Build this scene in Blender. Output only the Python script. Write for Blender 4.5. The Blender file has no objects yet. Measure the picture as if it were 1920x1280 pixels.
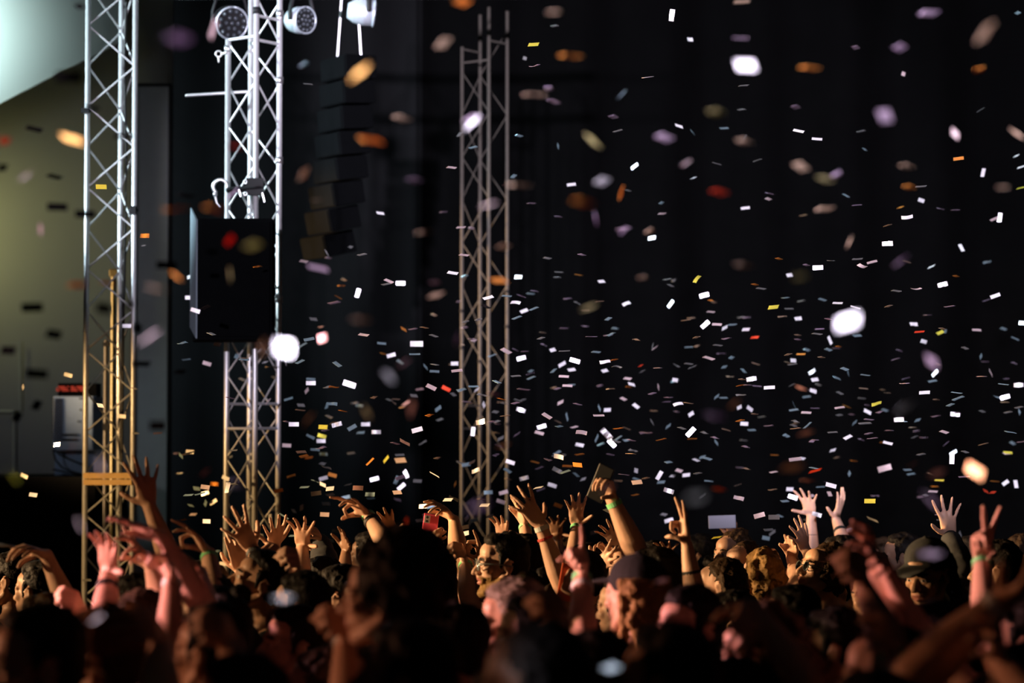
import bpy, bmesh, math, random
import numpy as np
from mathutils import Vector, Matrix, noise as mnoise

random.seed(7)
rng = np.random.default_rng(11)
SC = bpy.context.scene
COL = SC.collection

# ------------------------------------------------------------------ camera
FPX = 85.0 / 36.0 * 1920.0          # focal length in pixels of the 1920 wide frame
CAM_Z = 2.27
PITCH = math.atan(174.0 / FPX)
FOCUS = 11.3
cam_d = bpy.data.cameras.new('camera')
cam_d.lens = 85.0
cam_d.sensor_width = 36.0
cam_d.clip_end = 300.0
cam_d.dof.use_dof = True
cam_d.dof.focus_distance = FOCUS
cam_d.dof.aperture_fstop = 1.9
cam = bpy.data.objects.new('camera', cam_d)
COL.objects.link(cam)
cam.location = (0, 0, CAM_Z)
cam.rotation_euler = (math.pi / 2 + PITCH, 0, 0)
SC.camera = cam
BLUR_K = FPX * (0.085 / 1.9)        # blur diameter in px = K * |1/d - 1/focus|

# ------------------------------------------------------------------ world, colour
SC.view_settings.view_transform = 'Standard'
SC.view_settings.look = 'None'
SC.view_settings.gamma = 1.0
SC.view_settings.exposure = 0.0
SC.view_settings.use_curve_mapping = False
world = bpy.data.worlds.new('night')
SC.world = world
world.use_nodes = True
wbg = world.node_tree.nodes['Background']
wbg.inputs[0].default_value = (0.55, 0.8, 1.0, 1)
wbg.inputs[1].default_value = 0.0016
SC.cycles.max_bounces = 3
SC.cycles.diffuse_bounces = 2
SC.cycles.glossy_bounces = 2
SC.cycles.transmission_bounces = 2
SC.cycles.use_denoising = True

# ------------------------------------------------------------------ lights
SPOTS = []
def spot(name, loc, target, power, color, cone_deg, blend, size=0.15):
    l = bpy.data.lights.new(name, 'SPOT')
    l.energy = power
    l.color = color
    l.spot_size = math.radians(cone_deg)
    l.spot_blend = blend
    l.shadow_soft_size = size
    o = bpy.data.objects.new(name, l)
    COL.objects.link(o)
    o.location = loc
    dv = Vector(target) - Vector(loc)
    o.rotation_euler = dv.to_track_quat('-Z', 'Y').to_euler()
    SPOTS.append((np.array(loc, float), np.array(dv.normalized()), power, np.array(color), math.radians(cone_deg), blend))
    return o
# stage lamps off the left side of the frame, fill lamps added for effect, and a front-of-house lamp behind the camera
for k_, (ly, ty, pw_) in enumerate(((8.2, 8.6, 2200), (10.6, 10.4, 7500), (13.2, 12.2, 9000), (15.4, 16.7, 14000))):
    spot('amber_stage_lamp', (-9.0, ly, 2.8), (0.0, ty, 2.75), pw_, (1.0, 0.62, 0.30), 22 if k_ < 3 else 20.0, 0.35)
spot('amber_floor_lamp', (-6.5, 10.8, 2.1), (-2.35, 14.9, 1.75), 1400, (1.0, 0.58, 0.22), 24, 0.5)
spot('red_amber_near_lamp', (-6.5, 7.2, 2.45), (1.5, 5.5, 1.92), 620, (1.0, 0.42, 0.22), 24, 0.5)
spot('pink_stage_lamp', (-5.5, 8.2, 2.45), (-1.4, 7.45, 2.06), 3300, (1.0, 0.42, 0.44), 21, 0.5)
spot('cool_stage_lamp', (-8.5, 13.2, 6.0), (-2.1, 14.8, 4.75), 8500, (0.72, 0.93, 1.0), 27, 0.45)
spot('front_of_house_lamp', (-1.5, -7.0, 4.3), (2.1, 13.0, 5.8), 42000, (0.92, 0.82, 1.0), 24, 0.25)
spot('added_front_fill', (-3.5, -7.0, 4.3), (-0.6, 13.0, 4.25), 13000, (0.92, 0.82, 1.0), 13, 0.25)  # added without a known source, whitens confetti left of the third truss
spot('violet_confetti_fill', (-6.5, 4.6, 2.6), (0.5, 4.4, 3.95), 17000, (0.90, 0.80, 1.0), 27, 0.3)  # added lamp with no known source, brightens the nearest confetti
spot('white_low_fill', (-6.5, 3.5, 2.2), (0.0, 3.9, 2.12), 9000, (0.95, 0.88, 1.0), 11, 0.4)  # added narrow beam that reaches only the low, near flakes
spot('teal_haze_fill', (-4.6, 16.55, 5.35), (-4.4, 17.2, 5.15), 165, (0.72, 1.0, 0.97), 110, 1.0)  # added lamp close to the canopy, its falloff suggests haze glow
spot('olive_haze_fill', (-4.75, 18.2, 3.9), (-4.1, 19.0, 3.7), 30, (1.0, 0.98, 0.36), 140, 1.0)  # added close lamp, makes an olive haze gradient on the cloth
spot('dim_panel_fill', (-5.4, 14.5, 3.4), (-3.2, 19.0, 3.2), 70, (0.93, 0.95, 1.0), 55, 1.0)  # added fill that lifts the grey panel and the backdrop
spot('hidden_drape_fill', (-5.2, 19.4, 4.0), (-2.6, 23.8, 4.0), 900, (0.75, 0.9, 1.0), 110, 1.0)  # added lamp hidden behind the left wall, lifts the drape like haze
spot('second_violet_fill', (-6.5, 6.3, 2.5), (0.0, 6.2, 3.8), 9000, (0.90, 0.80, 1.0), 22, 0.3)  # added lamp, carries the violet fill on to farther blurred flakes


# ------------------------------------------------------------------ helpers
CP, SP = math.cos(PITCH), math.sin(PITCH)
def PX(x, y, d):
    """world point seen at pixel (x, y) of the 1920x1280 photo, d metres away along Y"""
    u = (x - 960.0) / FPX
    v = -(y - 640.0) / FPX
    dy = CP - v * SP
    dz = SP + v * CP
    k = d / dy
    return Vector((u * k, d, CAM_Z + dz * k))
def to_px(p):
    y = p[1]; z = p[2] - CAM_Z
    fwd = y * CP + z * SP
    up = -y * SP + z * CP
    return (960 + FPX * p[0] / fwd, 640 - FPX * up / fwd)

def tag(o, label=None, cat=None, group=None, kind=None):
    if label: o['label'] = label
    if cat: o['category'] = cat
    if group: o['group'] = group
    if kind: o['kind'] = kind
    return o
def empty(name, loc=(0, 0, 0)):
    o = bpy.data.objects.new(name, None)
    o.empty_display_size = 0.1
    COL.objects.link(o)
    o.location = loc
    return o

def nodemat(name, color, rough=0.6, metal=0.0, noise=0.12, scale=12.0, bump=0.0, spec=0.4):
    m = bpy.data.materials.new(name)
    m.use_nodes = True
    nt = m.node_tree
    b = nt.nodes['Principled BSDF']
    tc = nt.nodes.new('ShaderNodeTexCoord')
    nz = nt.nodes.new('ShaderNodeTexNoise')
    nz.inputs['Scale'].default_value = scale
    nz.inputs['Detail'].default_value = 3
    nt.links.new(tc.outputs['Object'], nz.inputs['Vector'])
    mp = nt.nodes.new('ShaderNodeMapRange')
    mp.inputs[3].default_value = 1.0 - noise
    mp.inputs[4].default_value = 1.0 + noise
    nt.links.new(nz.outputs['Fac'], mp.inputs[0])
    mul = nt.nodes.new('ShaderNodeVectorMath')
    mul.operation = 'SCALE'
    mul.inputs[0].default_value = color[:3]
    nt.links.new(mp.outputs[0], mul.inputs['Scale'])
    nt.links.new(mul.outputs[0], b.inputs['Base Color'])
    b.inputs['Roughness'].default_value = rough
    b.inputs['Metallic'].default_value = metal
    b.inputs['Specular IOR Level'].default_value = spec
    if bump:
        bp = nt.nodes.new('ShaderNodeBump')
        bp.inputs['Strength'].default_value = bump
        bp.inputs['Distance'].default_value = 0.01
        nt.links.new(nz.outputs['Fac'], bp.inputs['Height'])
        nt.links.new(bp.outputs[0], b.inputs['Normal'])
    return m
def emitmat(name, color, s):
    m = bpy.data.materials.new(name)
    m.use_nodes = True
    nt = m.node_tree
    b = nt.nodes['Principled BSDF']
    b.inputs['Base Color'].default_value = (*[c * 0.4 for c in color], 1)
    b.inputs['Emission Color'].default_value = (*color, 1)
    b.inputs['Emission Strength'].default_value = s
    return m
def papermat(name, color, trans=0.3, gloss=0.12, rough=0.35):
    m = bpy.data.materials.new(name)
    m.use_nodes = True
    nt = m.node_tree
    nt.nodes.clear()
    out = nt.nodes.new('ShaderNodeOutputMaterial')
    tc = nt.nodes.new('ShaderNodeTexCoord')
    nz = nt.nodes.new('ShaderNodeTexNoise')
    nz.inputs['Scale'].default_value = 90.0
    nt.links.new(tc.outputs['Object'], nz.inputs['Vector'])
    mp = nt.nodes.new('ShaderNodeMapRange')
    mp.inputs[3].default_value = 0.85; mp.inputs[4].default_value = 1.1
    nt.links.new(nz.outputs['Fac'], mp.inputs[0])
    mul = nt.nodes.new('ShaderNodeVectorMath'); mul.operation = 'SCALE'
    mul.inputs[0].default_value = color
    nt.links.new(mp.outputs[0], mul.inputs['Scale'])
    di = nt.nodes.new('ShaderNodeBsdfDiffuse'); tr = nt.nodes.new('ShaderNodeBsdfTranslucent')
    gl = nt.nodes.new('ShaderNodeBsdfGlossy'); gl.inputs['Roughness'].default_value = rough
    nt.links.new(mul.outputs[0], di.inputs['Color']); nt.links.new(mul.outputs[0], tr.inputs['Color'])
    nt.links.new(mul.outputs[0], gl.inputs['Color'])
    a = nt.nodes.new('ShaderNodeMixShader'); a.inputs[0].default_value = trans
    nt.links.new(di.outputs[0], a.inputs[1]); nt.links.new(tr.outputs[0], a.inputs[2])
    b = nt.nodes.new('ShaderNodeMixShader'); b.inputs[0].default_value = gloss
    nt.links.new(a.outputs[0], b.inputs[1]); nt.links.new(gl.outputs[0], b.inputs[2])
    nt.links.new(b.outputs[0], out.inputs['Surface'])
    return m

# mesh buffer: collects closed pieces, links them as ONE mesh object
class MB:
    def __init__(self):
        self.v = []; self.f = []
    def add(self, v, f):
        n = len(self.v)
        self.v.extend([tuple(p) for p in v])
        self.f.extend([tuple(i + n for i in q) for q in f])
    def box(self, c, s, R=None):
        c = Vector(c); out = []
        for i in range(8):
            p = Vector(((i & 1) - .5, ((i >> 1) & 1) - .5, ((i >> 2) & 1) - .5))
            p = Vector((p.x * s[0], p.y * s[1], p.z * s[2]))
            if R is not None: p = R @ p
            out.append(c + p)
        self.add(out, [(0, 2, 3, 1), (4, 5, 7, 6), (0, 1, 5, 4), (2, 6, 7, 3), (0, 4, 6, 2), (1, 3, 7, 5)])
    def tube(self, pts, rad, ref=(0, 0, 1), n=10, cap=True, flat=False):
        """closed tapered tube; rad entries are r or (ra, rb), ra along ref made square to the tube"""
        pts = [Vector(p) for p in pts]
        rad = [(r, r) if not isinstance(r, (tuple, list)) else r for r in rad]
        m = len(pts)
        tang = []
        for i in range(m):
            t = pts[min(i + 1, m - 1)] - pts[max(i - 1, 0)]
            tang.append(t.normalized())
        ref = Vector(ref)
        rings = []
        def ring(c, t, ra, rb):
            a = ref - t * ref.dot(t)
            if a.length < 1e-4:
                a = Vector((1, 0, 0)) - t * t.x
                if a.length < 1e-4: a = Vector((0, 1, 0))
            a.normalize(); b = t.cross(a)
            return [c + a * (ra * math.cos(2 * math.pi * k / n)) + b * (rb * math.sin(2 * math.pi * k / n)) for k in range(n)]
        if cap and not flat:
            for s in (80, 50, 22):
                q = math.radians(s); r = min(rad[0]); c = math.cos(q)
                rings.append(ring(pts[0] - tang[0] * (r * math.sin(q)), tang[0], rad[0][0] * c, rad[0][1] * c))
        for i in range(m):
            rings.append(ring(pts[i], tang[i], *rad[i]))
        if cap and not flat:
            for s in (22, 50, 80):
                q = math.radians(s); r = min(rad[-1]); c = math.cos(q)
                rings.append(ring(pts[-1] + tang[-1] * (r * math.sin(q)), tang[-1], rad[-1][0] * c, rad[-1][1] * c))
        v = [p for r in rings for p in r]
        f = []
        for i in range(len(rings) - 1):
            for k in range(n):
                k2 = (k + 1) % n
                f.append((i * n + k, i * n + k2, (i + 1) * n + k2, (i + 1) * n + k))
        f.append(tuple(range(n - 1, -1, -1)))
        f.append(tuple((len(rings) - 1) * n + k for k in range(n)))
        self.add(v, f)
    def ball(self, c, r, R=None, n=14, m=9):
        c = Vector(c)
        r = (r, r, r) if not isinstance(r, (tuple, list)) else r
        v = []; f = []
        for i in range(m + 1):
            th = math.pi * i / m
            th = max(0.02, min(math.pi - 0.02, th))
            for k in range(n):
                ph = 2 * math.pi * k / n
                p = Vector((r[0] * math.sin(th) * math.cos(ph), r[1] * math.sin(th) * math.sin(ph), -r[2] * math.cos(th)))
                if R is not None: p = R @ p
                v.append(c + p)
        for i in range(m):
            for k in range(n):
                k2 = (k + 1) % n
                f.append((i * n + k, i * n + k2, (i + 1) * n + k2, (i + 1) * n + k))
        f.append(tuple(range(n - 1, -1, -1)))
        f.append(tuple(m * n + k for k in range(n)))
        self.add(v, f)
    def ring(self, c, axis, R, r, n=20, m=6, arc=2 * math.pi, ref=(0, 0, 1)):
        axis = Vector(axis).normalized(); ref = Vector(ref)
        a = ref - axis * ref.dot(axis)
        if a.length < 1e-3: a = Vector((1, 0, 0)) - axis * axis.x
        a.normalize(); b = axis.cross(a)
        pts = [Vector(c) + a * (R * math.cos(arc * i / n)) + b * (R * math.sin(arc * i / n)) for i in range(n + 1)]
        self.tube(pts, [r] * (n + 1), ref=axis, n=m, flat=True)
    def prism(self, pts, depth_vec):
        n = len(pts); dv = Vector(depth_vec)
        v = [Vector(p) for p in pts] + [Vector(p) + dv for p in pts]
        f = [tuple(range(n)), tuple(range(2 * n - 1, n - 1, -1))]
        for i in range(n):
            j = (i + 1) % n
            f.append((i, i + n, j + n, j))
        self.add(v, f)
    def mesh(self, name):
        me = bpy.data.meshes.new(name)
        me.from_pydata(self.v, [], self.f)
        me.update()
        return me
    def build(self, name, mat, parent=None, loc=None, smooth=False, bevel=0.0):
        """verts are given in world space; loc becomes the origin"""
        if parent is not None and loc is None: org = parent.matrix_world.translation if False else parent.location
        else: org = Vector(loc) if loc is not None else Vector((0, 0, 0))
        off = Vector(org)
        me = bpy.data.meshes.new(name)
        me.from_pydata([Vector(p) - off for p in self.v], [], self.f)
        bm = bmesh.new(); bm.from_mesh(me)
        bmesh.ops.recalc_face_normals(bm, faces=bm.faces)
        if bevel:
            es = [e for e in bm.edges if len(e.link_faces) == 2 and e.calc_face_angle(0) > 0.6]
            bmesh.ops.bevel(bm, geom=es, offset=bevel, segments=2, affect='EDGES', profile=0.6)
        bm.to_mesh(me); bm.free()
        if smooth:
            for p in me.polygons: p.use_smooth = True
        me.materials.append(mat)
        o = bpy.data.objects.new(name, me)
        COL.objects.link(o)
        if parent is not None:
            o.parent = parent
            if parent.type != 'EMPTY' or loc is not None:
                o.location = Vector(off) - world_loc(parent)
        else:
            o.location = off
        return o
def world_loc(o):
    p = Vector(o.location)
    while o.parent is not None:
        o = o.parent; p += Vector(o.location)
    return p
def sub(mb, name, mat, parent, **kw):
    """part or sub-part whose vertices are in world space"""
    return mb.build(name, mat, parent, loc=world_loc(parent), **kw)

# ------------------------------------------------------------------ materials
M = {}
M['ground'] = nodemat('dark_ground', (0.03, 0.028, 0.026), 0.9)
M['backdrop'] = nodemat('grey_backdrop_cloth', (0.34, 0.34, 0.33), 0.9, noise=0.06, scale=1.5)
M['canopy'] = nodemat('white_canopy_cloth', (0.8, 0.82, 0.8), 0.85, noise=0.05, scale=2.0)
M['drape'] = nodemat('black_drape', (0.0015, 0.0016, 0.0017), 0.95, noise=0.3, scale=3.0, spec=0.04)
M['haze_lifted_drape'] = nodemat('haze_lifted_drape', (0.007, 0.0075, 0.008), 0.95, noise=0.2, scale=3.0, spec=0.04)  # drape lightened so that its colour stands in for haze
M['panel'] = nodemat('grey_panel', (0.34, 0.36, 0.39), 0.8, noise=0.08)
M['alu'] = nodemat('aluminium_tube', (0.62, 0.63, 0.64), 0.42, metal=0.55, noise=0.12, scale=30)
M['shaded_alu'] = nodemat('shade_darkened_aluminium', (0.075, 0.068, 0.058), 0.55, metal=0.0, noise=0.15, scale=30, spec=0.1)  # aluminium darkened in place of dimmer light on truss and stand
M['steel'] = nodemat('bright_steel', (0.75, 0.76, 0.78), 0.28, metal=0.9)
M['black_metal'] = nodemat('black_metal', (0.008, 0.008, 0.009), 0.6, noise=0.2, spec=0.2)
M['black_box'] = nodemat('black_textured_paint', (0.005, 0.0055, 0.006), 0.85, noise=0.25, scale=60, bump=0.2, spec=0.1)
M['lit_box_side'] = nodemat('painted_lit_side', (0.14, 0.18, 0.21), 0.7)  # light on the black cabinet's left face, painted as a paler colour
M['array_black'] = nodemat('matt_black_paint', (0.0016, 0.0019, 0.0022), 0.95, noise=0.2, spec=0.03)
M['lens'] = nodemat('dark_glass_lens', (0.05, 0.06, 0.07), 0.12, spec=0.9)
def thinglass(name):
    m = bpy.data.materials.new(name); m.use_nodes = True
    nt = m.node_tree; nt.nodes.clear()
    out = nt.nodes.new('ShaderNodeOutputMaterial'); mx = nt.nodes.new('ShaderNodeMixShader')
    tr = nt.nodes.new('ShaderNodeBsdfTransparent'); gl = nt.nodes.new('ShaderNodeBsdfGlossy'); fr = nt.nodes.new('ShaderNodeFresnel')
    gl.inputs['Roughness'].default_value = 0.05; fr.inputs['IOR'].default_value = 1.4
    tr.inputs['Color'].default_value = (0.96, 0.97, 0.97, 1)
    nt.links.new(fr.outputs[0], mx.inputs[0]); nt.links.new(tr.outputs[0], mx.inputs[1]); nt.links.new(gl.outputs[0], mx.inputs[2])
    nt.links.new(mx.outputs[0], out.inputs['Surface'])
    return m
M['clear_glass'] = thinglass('clear_spectacle_glass')
M['silver_rim'] = nodemat('silver_housing', (0.55, 0.62, 0.68), 0.38, metal=0.5)
M['white_case'] = nodemat('pale_blue_grey_case', (0.34, 0.48, 0.74), 0.6, noise=0.1, scale=40)
M['vent'] = nodemat('black_vent_slots', (0.015, 0.015, 0.018), 0.7)
M['red_led'] = emitmat('red_display_segments', (1.0, 0.10, 0.05), 0.30)
M['plywood'] = nodemat('varnished_timber', (0.62, 0.40, 0.16), 0.55, noise=0.18, scale=25)
M['cable'] = nodemat('black_cable', (0.02, 0.02, 0.02), 0.6)
M['brass'] = nodemat('yellow_painted_tube', (0.10, 0.085, 0.035), 0.5, metal=0.3)
M['screw'] = nodemat('zinc_bolt', (0.6, 0.6, 0.58), 0.35, metal=0.8)
M['blue_led'] = emitmat('blue_status_led', (0.15, 0.3, 1.0), 1.6)
SKIN = [nodemat('fair_skin', (0.62, 0.37, 0.26), 0.5, noise=0.10, scale=25, bump=0.06),
        nodemat('tan_skin', (0.48, 0.27, 0.17), 0.5, noise=0.10, scale=25, bump=0.06),
        nodemat('brown_skin', (0.26, 0.14, 0.085), 0.48, noise=0.10, scale=25, bump=0.06)]
HAIR = {'black': nodemat('black_hair', (0.010, 0.008, 0.007), 0.6, noise=0.4, scale=60, bump=0.5, spec=0.12),
        'brown': nodemat('brown_hair', (0.045, 0.026, 0.014), 0.6, noise=0.4, scale=60, bump=0.5, spec=0.12),
        'fair': nodemat('golden_brown_hair', (0.26, 0.15, 0.055), 0.6, noise=0.4, scale=60, bump=0.5, spec=0.12),
        'grey': nodemat('greying_hair', (0.16, 0.13, 0.10), 0.6, noise=0.4, scale=60, bump=0.5, spec=0.12)}
CLOTH = {'black': nodemat('black_cotton', (0.010, 0.010, 0.011), 0.9, noise=0.2, scale=40, bump=0.15),
         'navy': nodemat('navy_cotton', (0.013, 0.018, 0.035), 0.9, noise=0.2, scale=40, bump=0.15),
         'maroon': nodemat('maroon_cotton', (0.045, 0.010, 0.012), 0.9, noise=0.2, scale=40, bump=0.15),
         'olive': nodemat('olive_cotton', (0.030, 0.030, 0.014), 0.9, noise=0.2, scale=40, bump=0.15),
         'grey': nodemat('charcoal_cotton', (0.035, 0.036, 0.038), 0.9, noise=0.2, scale=40, bump=0.15),
         'rust': nodemat('rust_cotton', (0.10, 0.035, 0.012), 0.9, noise=0.2, scale=40, bump=0.15)}
M['eye'] = nodemat('eye_white', (0.6, 0.56, 0.52), 0.2)
M['iris'] = nodemat('dark_iris', (0.015, 0.01, 0.008), 0.15)
M['lip'] = nodemat('lip_skin', (0.42, 0.16, 0.13), 0.45)
BAND = {'green': nodemat('green_paper_wristband', (0.25, 0.75, 0.33), 0.5),
        'white': nodemat('white_paper_wristband', (0.75, 0.78, 0.74), 0.5),
        'black': nodemat('black_rubber_wristband', (0.02, 0.02, 0.02), 0.5),
        'red': nodemat('red_string_bracelet', (0.55, 0.05, 0.04), 0.6),
        'glow': emitmat('orange_glow_band', (1.0, 0.32, 0.06), 3.0)}
M['ink'] = nodemat('black_ink', (0.02, 0.02, 0.02), 0.6)
M['phone_black'] = nodemat('black_phone_glass', (0.008, 0.008, 0.009), 0.3, spec=0.15)
M['phone_pink'] = nodemat('pink_phone_case', (0.78, 0.10, 0.18), 0.35)
M['phone_red'] = nodemat('orange_red_phone_case', (0.80, 0.15, 0.06), 0.4)
M['phone_edge'] = nodemat('pale_phone_edge', (0.7, 0.72, 0.74), 0.3, metal=0.6)
M['phone_screen'] = emitmat('dim_phone_screen', (0.35, 0.36, 0.50), 0.12)
M['glass_frame'] = nodemat('black_spectacle_frame', (0.012, 0.012, 0.012), 0.3)
M['glass_temple'] = nodemat('grey_metal_temple', (0.4, 0.45, 0.45), 0.3, metal=0.7)

# ------------------------------------------------------------------ the setting
mb = MB(); mb.box((0, 14, -0.05), (40, 44, 0.1))
tag(mb.build('ground', M['ground']), kind='structure')
# pale cloth backdrop behind the stage end, in soft folds
def drape(name, x0, x1, y, z0, z1, mat, amp, wl, thick=0.03):
    mbx = MB(); n = max(8, int((x1 - x0) / wl * 8)); fr = []; bk = []
    for i in range(n + 1):
        x = x0 + (x1 - x0) * i / n
        yy = y + amp * math.sin(2 * math.pi * (x - x0) / wl) + amp * 0.6 * math.sin(2 * math.pi * (x - x0) / (wl * 2.7))
        fr.append((x, yy)); bk.append((x, yy + thick))
    v = []; f = []
    for (x, yy), (_, y2) in zip(fr, bk):
        v += [(x, yy, z0), (x, yy, z1), (x, y2, z0), (x, y2, z1)]
    for i in range(n):
        a = i * 4; b = a + 4
        f += [(a, b, b + 1, a + 1), (a + 2, a + 3, b + 3, b + 2), (a + 1, b + 1, b + 3, a + 3), (a, a + 2, b + 2, b)]
    f += [(0, 1, 3, 2), (n * 4, n * 4 + 2, n * 4 + 3, n * 4 + 1)]
    mbx.add(v, f)
    o = mbx.build(name, mat, smooth=True)
    return tag(o, kind='structure')
xa = PX(322, 500, 19.0).x
drape('wall_left', -9.5, xa, 19.0, 0.0, 8.0, M['backdrop'], 0.012, 1.9)
drape('wall_back_haze', xa - 1.3, -0.9, 23.9, 0.0, 9.0, M['haze_lifted_drape'], 0.10, 0.9)
drape('wall_back', -0.95, 14.0, 24.0, 0.0, 9.0, M['drape'], 0.10, 0.9)
# thin seam rails on the backdrop
mb = MB()
for x, y0, y1 in ((25, 770, 1010), (36, 640, 770)):
    a = PX(x, y0, 18.95); b = PX(x, y1, 18.95)
    mb.tube([a, b], [0.006, 0.006], n=6)
a = PX(-40, 771, 18.95); b = PX(25, 771, 18.95); mb.tube([a, b], [0.012, 0.012], n=6)
tag(mb.build('trim_1', M['panel']), kind='structure')

# bright cloth canopy, its lower edge rising to the right
mb = MB()
d = 17.2
edge = [PX(-260, 330, d), PX(0, 194, d), PX(120, 132, d), PX(200, 92, d), PX(231, 75, d)]
top = [e + Vector((0, 0.5, 2.6)) for e in edge]
v = []; f = []
for e, t in zip(edge, top):
    v += [e, t, e + Vector((0, 0.03, 0)), t + Vector((0, 0.03, 0))]
for i in range(len(edge) - 1):
    a = i * 4; b = a + 4
    f += [(a, b, b + 1, a + 1), (a + 2, a + 3, b + 3, b + 2), (a + 1, b + 1, b + 3, a + 3), (a, a + 2, b + 2, b)]
n4 = (len(edge) - 1) * 4
f += [(0, 1, 3, 2), (n4, n4 + 2, n4 + 3, n4 + 1)]
mb.add(v, f)
tag(mb.build('stage_canopy', M['canopy']), 'bright white stage canopy cloth with slanting lower edge at the upper left', 'canopy')

# tall grey panel beside the left truss
p0 = PX(252, 160, 18.6); p1 = PX(320, 160, 18.6)
root = empty('scenery_panel', ((p0.x + p1.x) / 2, 18.6, 0))
tag(root, 'tall dark grey scenery panel standing right of the leftmost truss', 'panel')
mb = MB(); mb.box(((p0.x + p1.x) / 2, 18.62, p0.z / 2), (p1.x - p0.x, 0.05, p0.z)); sub(mb, 'board', M['panel'], root)
mb = MB()
for x in (p0.x, p1.x): mb.box((x, 18.6, p0.z / 2), (0.02, 0.09, p0.z))
mb.box(((p0.x + p1.x) / 2, 18.6, p0.z), (p1.x - p0.x + 0.02, 0.09, 0.02))
sub(mb, 'frame', M['black_metal'], root)

# stage riser and the equipment on it
zr = PX(120, 892, 17.3).z
mb = MB(); mb.box((-5.2, 17.6, zr / 2), (4.6, 1.4, zr)); xr = -5.2 + 2.3
tag(mb.build('stage_riser', M['black_box'], loc=(-5.2, 17.6, 0), bevel=0.01), 'black stage riser box along the backdrop at left', 'stage')
a = PX(97, 740, 17.2); b = PX(172, 890, 17.2)
cx, cz, w, h = (a.x + b.x) / 2, (a.z + b.z) / 2, b.x - a.x, a.z - b.z
root = empty('power_cabinet', (cx, 17.45, zr))
tag(root, 'pale grey metal cabinet with black vent slots and cables behind the leftmost truss', 'cabinet')
mb = MB(); mb.box((cx, 17.45, zr + h * 0.66), (w, 0.4, h * 0.68)); sub(mb, 'case', M['white_case'], root, bevel=0.008)
mb = MB(); mb.box((cx, 17.5, zr + h * 0.16), (w, 0.36, h * 0.31)); sub(mb, 'lower_case', M['white_case'], root, bevel=0.008)
mb = MB()
for i in range(6):
    for j in range(13):
        q = PX(100 + i * 3.1, 748 + j * 6.2 + (i % 2) * 3, 17.245)
        mb.box(q, (0.006, 0.006, 0.015))
for i in range(10):
    for j in range(2):
        mb.box(PX(118 + i * 2.8, 815 + j * 9, 17.245), (0.005, 0.006, 0.017))
sub(mb, 'vent_slots', M['vent'], root)
mb = MB()
for (x, y) in ((150, 747), (151, 768), (147, 790)): mb.ball(PX(x, y, 17.246), 0.006)
sub(mb, 'bolts', M['vent'], root)
for pts in ([(100, 845), (104, 862), (116, 876), (135, 884), (158, 890)], [(101, 843), (112, 852), (128, 860), (158, 872)], [(100, 880), (120, 884), (140, 889), (158, 893)]):
    mb = MB(); mb.tube([PX(x, y, 17.25) for x, y in pts], [0.006] * len(pts), n=6)
    sub(mb, 'cable', M['cable'], root, smooth=True)
# red display on the cabinet
a = PX(104, 722, 17.35)
root = empty('display_unit', (cx, 17.4, zr + h))
tag(root, 'small black display unit with dim red segments on the pale cabinet', 'display')
mb = MB(); z0 = zr + h; z1 = PX(120, 718, 17.35).z
mb.box((cx + 0.01, 17.45, (z0 + z1) / 2), (w * 0.95, 0.2, z1 - z0)); sub(mb, 'case', M['black_box'], root)
mb = MB()
for i in range(15):
    x = 107 + i * 3.4
    if 129 < x < 133: continue
    for j in range(3):
        if (i * 7 + j * 3) % 5 == 0: continue
        mb.box(PX(x, 725 + j * 3.4, 17.345), (0.010, 0.008, 0.010))
sub(mb, 'segments', M['red_led'], root)

# ------------------------------------------------------------------ trusses
def truss(name, label, d, chord_px, chord_y, order, zmin, zmax, period, phase, r, rb, mat, extra=None):
    """chords given by the pixel x where they cross y=600 at depth d + dy; lattice on the faces listed"""
    base = PX(sum(chord_px) / len(chord_px), 600, d)
    root = empty(name, (base.x, d, 0))
    tag(root, label, 'truss')
    C = []
    for x, dy, (za, zb) in zip(chord_px, chord_y, chord_z(zmin, zmax, len(chord_px), extra)):
        p = PX(x, 600, d + dy)
        mbx = MB(); mbx.tube([(p.x, d + dy, za), (p.x, d + dy, zb)], [r, r], ref=(1, 0, 0), n=14, flat=True)
        sub(mbx, 'chord', mat, root, smooth=True)
        C.append(p)
    for (i, j, ph) in order:
        k = 0
        z = zmin + 0.08
        pts = []
        z = zmin + phase - ph * period / 2
        while z < zmax:
            pts.append(z); z += period / 2
        for n_, z in enumerate(pts[:-1]):
            a, b = (i, j) if n_ % 2 == 0 else (j, i)
            z0, z1 = z, pts[n_ + 1]
            if z0 < zmin or z1 > zmax: continue
            if extra and (a in extra or b in extra) and z1 > extra.get(a, extra.get(b)): continue
            A = Vector((C[a].x, C[a].y, z0)); B = Vector((C[b].x, C[b].y, z1))
            dv = (B - A).normalized()
            mbx = MB(); mbx.tube([A, A + dv * 0.02, B - dv * 0.02, B], [rb, rb, rb, rb], n=8, flat=True)
            sub(mbx, 'brace', mat, root, smooth=True)
    return root, C
def chord_z(zmin, zmax, n, extra):
    return [(zmin, (extra[i] if extra and i in extra else zmax)) for i in range(n)]

ZT = 5.35
def zy(y, d): return PX(400, y, d).z
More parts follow.
